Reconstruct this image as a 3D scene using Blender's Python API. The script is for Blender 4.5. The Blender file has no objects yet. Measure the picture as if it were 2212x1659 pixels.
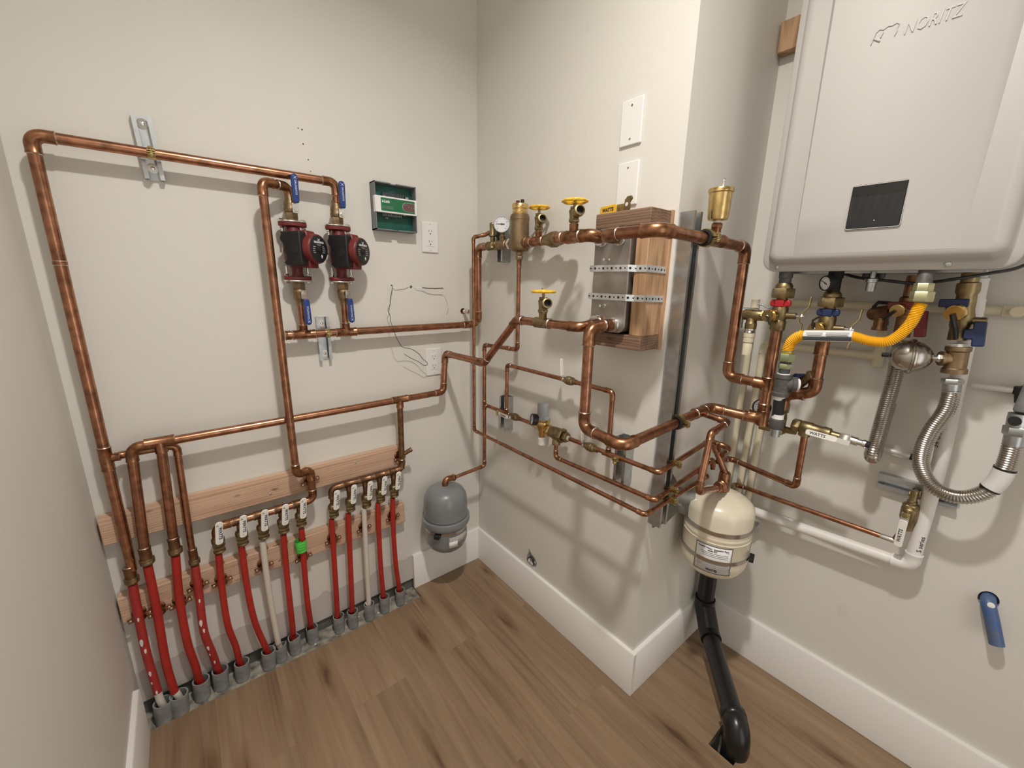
import bpy, bmesh, math, random
from mathutils import Vector as V, Matrix as M
rnd = random.Random(7)
SC = bpy.context.scene
COL = SC.collection
X, Y, Z = V((1,0,0)), V((0,1,0)), V((0,0,1))
R = math.radians
# room measures (metres): x runs along the back wall, y away from it, z up
LW, CH, RE, HC = -1.302, -0.922, 0.474, 2.72     # left wall, chase face, right wall, ceiling height
# surface frames: (right, up, out of the wall)
FB = (X, Z, -Y)       # back wall and recess wall
FS = (-Y, Z, -X)      # chase side wall and right wall

# ------------------------------------------------------------------ materials
def mat(name, col, rough=.5, metal=0., spec=.5, var=0., vscale=30., bump=0., bscale=80., dark=None, coat=0., trans=0., stretch=None):
    m = bpy.data.materials.new(name); m.use_nodes = True
    nt = m.node_tree; b = nt.nodes['Principled BSDF']
    b.inputs['Base Color'].default_value = (*col, 1)
    b.inputs['Roughness'].default_value = rough
    b.inputs['Metallic'].default_value = metal
    b.inputs['Specular IOR Level'].default_value = spec
    if coat: b.inputs['Coat Weight'].default_value = coat
    if trans: b.inputs['Transmission Weight'].default_value = trans
    if var or bump:
        tc = nt.nodes.new('ShaderNodeTexCoord'); src = tc.outputs['Object']
        if stretch:
            mp = nt.nodes.new('ShaderNodeMapping'); mp.inputs['Scale'].default_value = stretch
            nt.links.new(src, mp.inputs[0]); src = mp.outputs[0]
    if var:
        n = nt.nodes.new('ShaderNodeTexNoise'); n.inputs['Scale'].default_value = vscale; n.inputs['Detail'].default_value = 5
        nt.links.new(src, n.inputs['Vector'])
        r = nt.nodes.new('ShaderNodeValToRGB')
        d = dark or tuple(c*(1-var) for c in col)
        r.color_ramp.elements[0].position = .3; r.color_ramp.elements[0].color = (*d, 1)
        r.color_ramp.elements[1].position = .68; r.color_ramp.elements[1].color = (*[min(1, c*(1+var*.25)) for c in col], 1)
        nt.links.new(n.outputs['Fac'], r.inputs[0]); nt.links.new(r.outputs[0], b.inputs['Base Color'])
        ma = nt.nodes.new('ShaderNodeMath'); ma.operation = 'MULTIPLY_ADD'
        ma.inputs[1].default_value = -.16; ma.inputs[2].default_value = rough+.08
        nt.links.new(n.outputs['Fac'], ma.inputs[0]); nt.links.new(ma.outputs[0], b.inputs['Roughness'])
    if bump:
        n2 = nt.nodes.new('ShaderNodeTexNoise'); n2.inputs['Scale'].default_value = bscale; n2.inputs['Detail'].default_value = 3
        nt.links.new(src, n2.inputs['Vector'])
        bp = nt.nodes.new('ShaderNodeBump'); bp.inputs['Strength'].default_value = bump; bp.inputs['Distance'].default_value = .002
        nt.links.new(n2.outputs['Fac'], bp.inputs['Height']); nt.links.new(bp.outputs[0], b.inputs['Normal'])
    return m

def wood_mat(name, light, dark, axis, scale=1.):
    """sawn softwood: long grain lines along one axis and a few knots"""
    m = bpy.data.materials.new(name); m.use_nodes = True
    nt = m.node_tree; b = nt.nodes['Principled BSDF']; b.inputs['Roughness'].default_value = .72
    tc = nt.nodes.new('ShaderNodeTexCoord'); mp = nt.nodes.new('ShaderNodeMapping')
    sc = [46*scale]*3; sc[axis] = 2.2*scale; mp.inputs['Scale'].default_value = sc
    nt.links.new(tc.outputs['Object'], mp.inputs[0])
    n = nt.nodes.new('ShaderNodeTexNoise'); n.inputs['Scale'].default_value = 1.; n.inputs['Detail'].default_value = 6; n.inputs['Distortion'].default_value = .6
    nt.links.new(mp.outputs[0], n.inputs['Vector'])
    w = nt.nodes.new('ShaderNodeTexWave'); w.inputs['Scale'].default_value = .9; w.inputs['Distortion'].default_value = 11; w.inputs['Detail'].default_value = 3; w.inputs['Detail Scale'].default_value = .6
    w.bands_direction = 'Z'
    nt.links.new(mp.outputs[0], w.inputs['Vector'])
    mx = nt.nodes.new('ShaderNodeMix'); mx.data_type = 'FLOAT'; mx.inputs[0].default_value = .22
    nt.links.new(n.outputs['Fac'], mx.inputs[2]); nt.links.new(w.outputs['Fac'], mx.inputs[3])
    r = nt.nodes.new('ShaderNodeValToRGB')
    r.color_ramp.elements[0].position = .28; r.color_ramp.elements[0].color = (*dark, 1)
    r.color_ramp.elements[1].position = .62; r.color_ramp.elements[1].color = (*light, 1)
    nt.links.new(mx.outputs[0], r.inputs[0])
    mp2 = nt.nodes.new('ShaderNodeMapping'); s2 = [16.]*3; s2[axis] = 7.; mp2.inputs['Scale'].default_value = s2
    nt.links.new(tc.outputs['Object'], mp2.inputs[0])
    vo = nt.nodes.new('ShaderNodeTexVoronoi'); vo.inputs['Scale'].default_value = 1.; vo.inputs['Randomness'].default_value = 1.
    nt.links.new(mp2.outputs[0], vo.inputs['Vector'])
    r2 = nt.nodes.new('ShaderNodeValToRGB')
    r2.color_ramp.elements[0].position = .03; r2.color_ramp.elements[0].color = (.25,.16,.12,1)
    r2.color_ramp.elements[1].position = .11; r2.color_ramp.elements[1].color = (1,1,1,1)
    nt.links.new(vo.outputs['Distance'], r2.inputs[0])
    mu = nt.nodes.new('ShaderNodeMix'); mu.data_type = 'RGBA'; mu.blend_type = 'MULTIPLY'; mu.inputs[0].default_value = .8
    nt.links.new(r.outputs[0], mu.inputs[6]); nt.links.new(r2.outputs[0], mu.inputs[7])
    nt.links.new(mu.outputs[2], b.inputs['Base Color'])
    bp = nt.nodes.new('ShaderNodeBump'); bp.inputs['Strength'].default_value = .15; bp.inputs['Distance'].default_value = .001
    nt.links.new(mx.outputs[0], bp.inputs['Height']); nt.links.new(bp.outputs[0], b.inputs['Normal'])
    return m

def wall_mat(name, col, patch=False):
    m = mat(name, col, .62, var=.035, vscale=2.2, bump=.12, bscale=160)
    nt = m.node_tree; b = nt.nodes['Principled BSDF']
    base = b.inputs['Base Color'].links[0].from_socket
    tc = nt.nodes.new('ShaderNodeTexCoord')
    # scuffs: faint grey smudges
    mp = nt.nodes.new('ShaderNodeMapping'); mp.inputs['Scale'].default_value = (9,9,4); nt.links.new(tc.outputs['Object'], mp.inputs[0])
    n = nt.nodes.new('ShaderNodeTexNoise'); n.inputs['Scale'].default_value = 1.6; n.inputs['Detail'].default_value = 8
    nt.links.new(mp.outputs[0], n.inputs['Vector'])
    r = nt.nodes.new('ShaderNodeValToRGB')
    r.color_ramp.elements[0].position = .70; r.color_ramp.elements[0].color = (1,1,1,1)
    r.color_ramp.elements[1].position = .80; r.color_ramp.elements[1].color = (.86,.85,.83,1)
    nt.links.new(n.outputs['Fac'], r.inputs[0])
    mu = nt.nodes.new('ShaderNodeMix'); mu.data_type = 'RGBA'; mu.blend_type = 'MULTIPLY'; mu.inputs[0].default_value = 1.
    nt.links.new(base, mu.inputs[6]); nt.links.new(r.outputs[0], mu.inputs[7])
    out = mu.outputs[2]
    if patch:   # the paint stops in a ragged line above the floor, bare board below
        sx = nt.nodes.new('ShaderNodeSeparateXYZ'); nt.links.new(tc.outputs['Object'], sx.inputs[0])
        n3 = nt.nodes.new('ShaderNodeTexNoise'); n3.inputs['Scale'].default_value = 9; n3.inputs['Detail'].default_value = 9; n3.inputs['Roughness'].default_value = .62
        nt.links.new(tc.outputs['Object'], n3.inputs['Vector'])
        ad = nt.nodes.new('ShaderNodeMath'); ad.operation = 'MULTIPLY_ADD'; ad.inputs[1].default_value = .09
        nt.links.new(n3.outputs['Fac'], ad.inputs[0]); nt.links.new(sx.outputs['Z'], ad.inputs[2])
        gt = nt.nodes.new('ShaderNodeMath'); gt.operation = 'LESS_THAN'; gt.inputs[1].default_value = .205
        nt.links.new(ad.outputs[0], gt.inputs[0])
        mx = nt.nodes.new('ShaderNodeMix'); mx.data_type = 'RGBA'
        nt.links.new(gt.outputs[0], mx.inputs[0]); nt.links.new(out, mx.inputs[6]); mx.inputs[7].default_value = (.56,.51,.475,1)
        out = mx.outputs[2]
    nt.links.new(out, b.inputs['Base Color'])
    return m

PAINT = (.71,.69,.64)
MW = wall_mat('wall_paint', PAINT)
MWB = wall_mat('wall_paint_patched', PAINT, True)
MTRIM = mat('white_trim_paint', (.78,.76,.73), .42, bump=.04, bscale=40)
MCEIL = mat('ceiling_paint', (.80,.78,.74), .8, bump=.1)
COPPER = mat('copper', (.46,.222,.132), .29, 1., var=.5, vscale=38, bump=.03, bscale=60)
COPPER2 = mat('copper_fitting', (.40,.195,.105), .33, 1., var=.6, vscale=55)
COPPERD = mat('aged_copper', (.27,.15,.085), .42, 1., var=.45, vscale=45)
SOLDER = mat('solder', (.66,.55,.46), .3, 1., var=.2, vscale=90)
BRASS = mat('dull_brass', (.33,.255,.135), .42, 1., var=.35, vscale=60)
BRASSB = mat('bright_brass', (.72,.52,.22), .26, 1., var=.25, vscale=50)
BRONZE = mat('cast_bronze', (.33,.235,.14), .48, 1., var=.3, vscale=45, bump=.1, bscale=220)
STEEL = mat('galvanised_steel', (.55,.575,.59), .36, 1., var=.22, vscale=40)
CHROME = mat('bright_steel', (.78,.78,.76), .2, 1.)
STAIN = mat('stainless_steel', (.52,.49,.45), .26, 1., var=.12, vscale=30)
HXST = mat('brushed_stainless', (.45,.42,.385), .5, 1., var=.22, vscale=22)
ZINCY = mat('yellow_zinc', (.62,.50,.24), .3, 1., var=.4, vscale=60)
IRON = mat('black_iron', (.12,.115,.108), .6, .3, var=.3, vscale=70, bump=.1)
REDP = mat('red_pump_paint', (.16,.018,.018), .42, var=.25, vscale=40, bump=.08, bscale=200)
BLKP = mat('black_plastic', (.012,.012,.013), .42)
BLKM = mat('matt_black', (.01,.01,.011), .7)
BLUEP = mat('blue_plastic', (.018,.05,.22), .42)
BLUED = mat('dark_blue_plastic', (.014,.028,.10), .5)
REDL = mat('red_plastic', (.42,.012,.02), .4)
REDD = mat('dark_red_plastic', (.16,.012,.015), .5)
WHITEP = mat('white_plastic', (.80,.79,.77), .35)
WHITEH = mat('white_handle', (.82,.80,.74), .4)
YELW = mat('yellow_paint', (.80,.47,.03), .4)
YELH = mat('yellow_coating', (.86,.46,.02), .38)
GREYT = mat('grey_tank_paint', (.20,.215,.22), .33, var=.12, vscale=25, coat=.3)
CREAM = mat('cream_tank_paint', (.74,.675,.53), .3, var=.05, vscale=20, coat=.4)
CPVC = mat('cream_pipe_plastic', (.70,.63,.47), .45)
PVC = mat('white_pipe_plastic', (.78,.76,.73), .4)
ABS = mat('black_drain_plastic', (.010,.0095,.010), .28)
CONDUIT = mat('grey_conduit_plastic', (.27,.275,.27), .55, var=.4, vscale=30)
PEXR = mat('red_tubing', (.42,.024,.015), .38, var=.18, vscale=18)
PEXSP = mat('red_tubing_paint_spattered', (.40,.03,.025), .45, var=.2, vscale=30)
PEXW = mat('white_tubing', (.66,.60,.53), .45)
GREENL = mat('green_tape', (.10,.62,.09), .5)
INK = mat('dark_ink', (.02,.022,.028), .6)
INKB = mat('blue_black_ink', (.03,.045,.09), .6)
INKW = mat('white_ink', (.75,.76,.78), .6)
INKG = mat('grey_ink', (.33,.33,.34), .6)
SILV = mat('silver_casing_paint', (.50,.485,.465), .58, .10, var=.02, vscale=3, bump=.03, bscale=400)
SCREEN = mat('dark_display_film', (.012,.012,.014), .3, bump=.35, bscale=22)
GLASS = mat('black_display_glass', (.004,.004,.005), .1)
GREYB = mat('grey_box_plastic', (.17,.18,.19), .5)
GREYD = mat('dark_grey_plastic', (.06,.068,.075), .5)
GREENB = mat('green_circuit_board', (.006,.10,.075), .4, var=.3, vscale=60)
GREENP = mat('green_face_label', (.012,.15,.055), .4)
MAUVE = mat('mauve_panel', (.14,.07,.07), .45)
DIAL = mat('white_dial', (.80,.82,.86), .4)
PAPER = mat('label_paper', (.74,.73,.72), .55)
WLAB = mat('faded_label', (.45,.42,.40), .6, var=.35, vscale=90)
CLEAR = mat('clear_vinyl', (.72,.70,.67), .2, spec=.6)
TEFLON = mat('white_tape', (.82,.82,.80), .5)
SUBFL = mat('bare_concrete', (.40,.37,.31), .9, var=.4, vscale=34, bump=.8, bscale=60, dark=(.11,.10,.085))
PLATE = mat('grey_sill_plate', (.13,.13,.115), .7, var=.4, vscale=12)
WOODX = wood_mat('sawn_pine_x', (.62,.425,.30), (.44,.26,.165), 0)
WOODY = wood_mat('sawn_pine_y', (.25,.155,.098), (.13,.072,.045), 1)
WOODZ = wood_mat('sawn_pine_z', (.52,.325,.185), (.30,.165,.085), 2)

# ------------------------------------------------------------------ mesh builder
def frame(d):
    d = V(d).normalized()
    a = Z if abs(d.z) < .9 else X
    u = a.cross(d).normalized()
    return u, d.cross(u), d

class MB:
    def __init__(s): s.v, s.f, s.m, s.sm = [], [], [], []
    def add(s, vs, fs, m=0, smooth=True):
        o = len(s.v); s.v += [V(p) for p in vs]
        for f in fs: s.f.append([i+o for i in f]); s.m.append(m); s.sm.append(smooth)
        return s
    def rings(s, rings, closed=True, cap0=True, cap1=True, m=0, loop=False):
        n = len(rings[0]); vs = [p for r in rings for p in r]; fs = []
        K = len(rings)
        for k in range(K if loop else K-1):
            k2 = (k+1) % K
            for i in range(n if closed else n-1):
                j = (i+1) % n
                fs.append([k*n+i, k*n+j, k2*n+j, k2*n+i])
        if not loop:
            if cap0: fs.append(list(range(n-1, -1, -1)))
            if cap1: fs.append([(K-1)*n+i for i in range(n)])
        return s.add(vs, fs, m)
    def tube(s, pts, r, seg=16, m=0, cap=True, loop=False):
        pts = [V(p) for p in pts]; n = len(pts)
        rr = r if isinstance(r, (list, tuple)) else [r]*n
        tg = []
        for i in range(n):
            if loop: a, b = pts[i-1], pts[(i+1) % n]
            else: a, b = pts[max(0, i-1)], pts[min(n-1, i+1)]
            t = b-a
            if t.length < 1e-9: t = tg[-1] if tg else Z
            tg.append(t.normalized())
        u = frame(tg[0])[0]; rings = []
        for i in range(n):
            u = (u - tg[i]*u.dot(tg[i])).normalized(); w = tg[i].cross(u)
            rings.append([pts[i] + (u*math.cos(2*math.pi*k/seg) + w*math.sin(2*math.pi*k/seg))*rr[i] for k in range(seg)])
        return s.rings(rings, True, cap, cap, m, loop)
    def lathe(s, o, d, prof, seg=24, m=0, cap=True):
        """prof: (height along d, radius) pairs"""
        u, w, d = frame(d); o = V(o)
        rings = [[o + d*h + (u*math.cos(2*math.pi*k/seg) + w*math.sin(2*math.pi*k/seg))*max(r, 1e-5) for k in range(seg)] for h, r in prof]
        return s.rings(rings, True, cap, cap, m)
    def cyl(s, a, b, r, seg=20, m=0):
        a, b = V(a), V(b); L = (b-a).length
        return s.lathe(a, b-a, [(0, r), (L, r)], seg, m)
    def hexn(s, o, d, r, L, m=0, ch=.08):
        u, w, d = frame(d); o = V(o)
        c = r*ch
        def ring(h, q): return [o + d*h + (u*math.cos(math.pi/3*k)+w*math.sin(math.pi/3*k))*q for k in range(6)]
        o0 = len(s.f)
        s.rings([ring(0, r-c), ring(c, r), ring(L-c, r), ring(L, r-c)], True, True, True, m)
        for i in range(o0, len(s.f)): s.sm[i] = False
        return s
    def torus(s, c, d, RR, r, seg=28, rs=8, m=0, a0=0., a1=2*math.pi):
        u, w, d = frame(d); c = V(c)
        full = abs(a1-a0-2*math.pi) < 1e-6
        n = seg if full else seg+1
        pts = [c + (u*math.cos(a0+(a1-a0)*k/seg) + w*math.sin(a0+(a1-a0)*k/seg))*RR for k in range(n)]
        return s.tube(pts, r, rs, m, not full, full)
    def box(s, a, b, m=0):
        a, b = V(a), V(b)
        lo = V((min(a[i], b[i]) for i in range(3))); hi = V((max(a[i], b[i]) for i in range(3)))
        vs = [V((x, y, z)) for z in (lo.z, hi.z) for y in (lo.y, hi.y) for x in (lo.x, hi.x)]
        return s.add(vs, [[0,2,3,1],[4,5,7,6],[0,1,5,4],[2,6,7,3],[0,4,6,2],[1,3,7,5]], m, False)
    def obox(s, c, fr, size, m=0):
        """box by centre, frame (right, up, out) and full sizes"""
        c = V(c); a, b, d = [V(q).normalized()*(sz*.5) for q, sz in zip(fr, size)]
        vs = [c + a*i + b*j + d*k for k in (-1, 1) for j in (-1, 1) for i in (-1, 1)]
        return s.add(vs, [[0,2,3,1],[4,5,7,6],[0,1,5,4],[2,6,7,3],[0,4,6,2],[1,3,7,5]], m, False)
    def prism(s, o, fr, poly, h, m=0, h0=0.):
        """2D outline in (right, up), extruded h along out"""
        o = V(o); a, b, d = [V(q).normalized() for q in fr]
        n = len(poly)
        vs = [o + a*x + b*y + d*h0 for x, y in poly] + [o + a*x + b*y + d*h for x, y in poly]
        fs = [list(range(n-1, -1, -1)), list(range(n, 2*n))] + [[i, (i+1) % n, n+(i+1) % n, n+i] for i in range(n)]
        return s.add(vs, fs, m, False)

def rrect(w, h, r, n=5, cx=0., cy=0.):
    pts = []
    for sx, sy, a in ((1,1,0),(-1,1,90),(-1,-1,180),(1,-1,270)):
        for k in range(n+1):
            t = R(a + 90*k/n)
            pts.append((cx + sx*(w/2-r) + r*math.cos(t), cy + sy*(h/2-r) + r*math.sin(t)))
    return pts
def ellipse(a, b, n=28, cx=0., cy=0.):
    return [(cx+a*math.cos(2*math.pi*k/n), cy+b*math.sin(2*math.pi*k/n)) for k in range(n)]

def root_loc(o):
    while o.parent: o = o.parent
    return V(o.location)
def obj(name, mb, mats, parent=None, label=None, bevel=0., loc=None, seg=2):
    """link one mesh object; mb holds world coordinates"""
    base = root_loc(parent) if parent else (V(loc) if loc is not None else sum(mb.v, V((0,0,0)))/max(1, len(mb.v)))
    me = bpy.data.meshes.new(name)
    me.from_pydata([tuple(p-base) for p in mb.v], [], mb.f)
    if not isinstance(mats, (list, tuple)): mats = [mats]
    for q in mats: me.materials.append(q)
    me.polygons.foreach_set('material_index', mb.m)
    me.polygons.foreach_set('use_smooth', [True]*len(mb.f))
    bm = bmesh.new(); bm.from_mesh(me); bmesh.ops.recalc_face_normals(bm, faces=bm.faces); bm.to_mesh(me); bm.free()
    me.set_sharp_from_angle(angle=R(42))
    o = bpy.data.objects.new(name, me); COL.objects.link(o)
    if parent: o.parent = parent
    else: o.location = base
    if bevel:
        bv = o.modifiers.new('bevel', 'BEVEL'); bv.width = bevel; bv.segments = seg; bv.limit_method = 'ANGLE'; bv.angle_limit = R(50)
    if label: o['label'] = label
    return o
def thing(name, label, cat, loc, group=None):
    o = bpy.data.objects.new(name, None); COL.objects.link(o)
    o.empty_display_size = .02; o.location = V(loc); o['label'] = label; o['category'] = cat
    if group: o['group'] = group
    return o
def tag(o, label, cat, group=None):
    o['label'] = label; o['category'] = cat
    if group: o['group'] = group
    return o
def struct(name, mb, mats, bevel=0., parent=None):
    o = obj(name, mb, mats, parent, None, bevel, loc=(0,0,0))
    if not parent: o['kind'] = 'structure'
    return o
def text(name, s, size, o, fr, mats, parent, depth=.0006, align='CENTER', sx=1., shear=0., space=1., bold=0.):
    """raised lettering lying in a frame (right, up, out), its centre at o"""
    cu = bpy.data.curves.new(name, 'FONT'); cu.body = s; cu.size = size; cu.align_x = align; cu.align_y = 'CENTER'
    cu.extrude = depth; cu.resolution_u = 2; cu.shear = shear; cu.space_character = space; cu.offset = bold
    tmp = bpy.data.objects.new(name+'_c', cu); COL.objects.link(tmp)
    dg = bpy.context.evaluated_depsgraph_get()
    me = bpy.data.meshes.new_from_object(tmp.evaluated_get(dg))
    bpy.data.objects.remove(tmp); bpy.data.curves.remove(cu)
    a, b, d = [V(q).normalized() for q in fr]; base = root_loc(parent)
    for v in me.vertices: v.co = V(o) + a*(v.co.x*sx) + b*v.co.y + d*v.co.z - base
    me.materials.clear(); me.materials.append(mats)
    ob = bpy.data.objects.new(name, me); COL.objects.link(ob); ob.parent = parent
    return ob
def rot(v, ax, deg): return M.Rotation(R(deg), 3, V(ax)) @ V(v)

# ------------------------------------------------------------------ copper work
def bend(P, a, b, Rb, n=8):
    """arc points replacing corner P between unit directions a (in) and b (out)"""
    P = V(P); th = a.angle(b); t = Rb*math.tan(th/2)
    n1 = (b - a*a.dot(b)).normalized()
    c = P - a*t + n1*Rb
    return t, [c + (-n1*math.cos(th*k/n) + a*math.sin(th*k/n))*Rb for k in range(n+1)]
def path_smooth(pts, Rb, n=8):
    pts = [V(p) for p in pts]; out = [pts[0]]
    for i in range(1, len(pts)-1):
        a = (pts[i]-pts[i-1]).normalized(); b = (pts[i+1]-pts[i]).normalized()
        if a.angle(b) < R(4): out.append(pts[i]); continue
        out += bend(pts[i], a, b, Rb, n)[1]
    return out + [pts[-1]]
def spline(pts, n=10):
    """Catmull-Rom through the points"""
    p = [V(q) for q in pts]; p = [p[0]*2-p[1]] + p + [p[-1]*2-p[-2]]; out = []
    for i in range(1, len(p)-2):
        for k in range(n):
            t = k/n; a, b, c, d = p[i-1], p[i], p[i+1], p[i+2]
            out.append(.5*((2*b) + (c-a)*t + (2*a-5*b+4*c-d)*t*t + (3*b-a-3*c+d)*t**3))
    return out + [p[-2]]
def pipes(root, pts, r, fit=None, bendr=None, tube=COPPER, fitm=COPPER2, ring=SOLDER, names=('pipe_length', 'elbow_fitting'), sock=1.5, seg=18):
    """a soldered run through the corner points: a length of tube per straight, an elbow per corner"""
    pts = [V(p) for p in pts]; fit = fit or r*1.13; bendr = bendr or r*1.7
    tr = [0.]*len(pts)
    for i in range(1, len(pts)-1):
        a = (pts[i]-pts[i-1]).normalized(); b = (pts[i+1]-pts[i]).normalized()
        if a.angle(b) < R(3): continue
        t, arc = bend(pts[i], a, b, bendr); tr[i] = t
        s0 = arc[0]-a*r*sock; s1 = arc[-1]+b*r*sock
        mb = MB()
        lip = fit*1.05
        path = [s0, s0+a*r*.18, s0+a*r*.3] + arc + [s1-b*r*.3, s1-b*r*.18, s1]
        rad = [lip, lip, fit] + [fit]*len(arc) + [fit, lip, lip]
        mb.tube(path, rad, seg)
        if ring:
            mb.lathe(s0-a*r*.14, a, [(0, r*1.01), (r*.2, lip*.985)], seg, 1)
            mb.lathe(s1+b*r*.14, -b, [(0, r*1.01), (r*.2, lip*.985)], seg, 1)
        obj(names[1], mb, [fitm, ring or fitm], root)
    for i in range(len(pts)-1):
        a, b = pts[i], pts[i+1]; d = (b-a).normalized()
        p, q = a + d*tr[i], b - d*tr[i+1]
        if (q-p).dot(d) > 1e-4:
            n = max(1, int((q-p).length/.08))
            obj(names[0], MB().tube([p+(q-p)*k/n for k in range(n+1)], r, seg), tube, root)
    return root
def tee(root, P, d, b, r, rb=None, L=None, name='tee_fitting', fitm=COPPER2, ring=SOLDER):
    """tee: barrel along d at P, branch towards b"""
    P, d, b = V(P), V(d).normalized(), V(b).normalized(); rb = rb or r; L = L or r*2.6
    f = r*1.13; lip = f*1.05; fb = rb*1.13; mb = MB()
    mb.lathe(P-d*L, d, [(0, lip), (r*.2, lip), (r*.32, f), (2*L-r*.32, f), (2*L-r*.2, lip), (2*L, lip)], 18)
    mb.lathe(P, b, [(0, fb), (r+rb*1.2, fb), (r+rb*1.3, fb*1.05), (r+rb*1.6, fb*1.05)], 18)
    for s in (-1, 1): mb.lathe(P+d*s*(L+r*.14), -d*s, [(0, r*1.01), (r*.2, lip*.985)], 18, 1)
    mb.lathe(P+b*(r+rb*1.74), -b, [(0, rb*1.01), (rb*.2, fb*1.03)], 18, 1)
    return obj(name, mb, [fitm, ring], root)
def coupling(root, P, d, r, L=None, name='coupling', fitm=COPPER2, ring=SOLDER, k=1.14):
    P, d = V(P), V(d).normalized(); L = L or r*1.9; f = r*k; mb = MB()
    mb.lathe(P-d*L, d, [(0, f*1.04), (r*.2, f*1.04), (r*.3, f), (2*L-r*.3, f), (2*L-r*.2, f*1.04), (2*L, f*1.04)], 18)
    for s in (-1, 1): mb.lathe(P+d*s*(L+r*.14), -d*s, [(0, r*1.01), (r*.2, f*1.02)], 18, 1)
    return obj(name, mb, [fitm, ring], root)
def strut(root, a, b, fr, w=.041, dep=.021, washers=(), name='channel'):
    """slotted C channel from a to b, its back on the wall; fr = (across, along, out)"""
    a, b = V(a), V(b); u, _, n = [V(q).normalized() for q in fr]; d = (b-a).normalized(); t = .0026; lip = .0095
    prof = [(-w/2,0),(w/2,0),(w/2,dep),(w/2-lip,dep),(w/2-lip,dep-.006),(w/2-lip+t,dep-.006),(w/2-lip+t,dep-t),(w/2-t,dep-t),(w/2-t,t),(-w/2+t,t),(-w/2+t,dep-t),(-w/2+lip-t,dep-t),(-w/2+lip-t,dep-.006),(-w/2+lip,dep-.006),(-w/2+lip,dep),(-w/2,dep)]
    L = (b-a).length; N = len(prof); mb = MB()
    vs = [a + u*x + n*y for x, y in prof] + [b + u*x + n*y for x, y in prof]
    fs = [[i, (i+1) % N, N+(i+1) % N, N+i] for i in range(N)] + [list(range(N)), list(range(2*N-1, N-1, -1))]
    mb.add(vs, fs, 0, False)
    o = obj(name, mb, STEEL, root)
    for h in washers:
        w0 = a + d*h + n*t
        obj('washer', MB().lathe(w0, n, [(0, .0125), (.002, .0125)], 20).lathe(w0, n, [(.002, .004), (.005, .0045), (.006, .002)], 12), CHROME, root)
    return o
def strut_clamp(root, P, d, n, r, cush=False, m=ZINCY, up=None):
    """two-piece pipe clamp round a pipe at P (pipe direction d, n = out of the channel)"""
    P, d, n = V(P), V(d).normalized(), V(n).normalized(); s = d.cross(n).normalized(); t = .0022; w = .016
    if cush:
        obj('rubber_cushion', MB().lathe(P-d*.014, d, [(0, r+.0005), (0, r+.006), (.028, r+.006), (.028, r+.0005)], 20, cap=False), BLKM, root)
        r += .006
    for sg in (-1, 1):
        poly = []
        for k in range(9):
            a = R(-60 + 145*k/8) ; poly.append((math.cos(a)*r*sg, math.sin(a)*r))
        out = [(x*(r+t)/r, y*(r+t)/r) for x, y in poly]
        # ear at the top, foot at the channel
        shape = poly + [(sg*.0012, r+.014), (sg*(.0012+t), r+.014), (sg*(.0012+t+.001), r+.004)] + out[::-1] + [(out[0][0], -r-.006), (poly[0][0], -r-.006)]
        obj('clamp_half', MB().prism(P-d*w/2, (s, n, d), shape, w), m, root)
    obj('clamp_bolt', MB().cyl(P+n*(r+.0095)-s*.011, P+n*(r+.0095)+s*.011, .0028, 10).hexn(P+n*(r+.0095)-s*.0115, s, .0062, .005).lathe(P+n*(r+.0095)+s*.005, s, [(0,.0065),(.003,.006),(.0045,.002)], 14), m, root)

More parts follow.
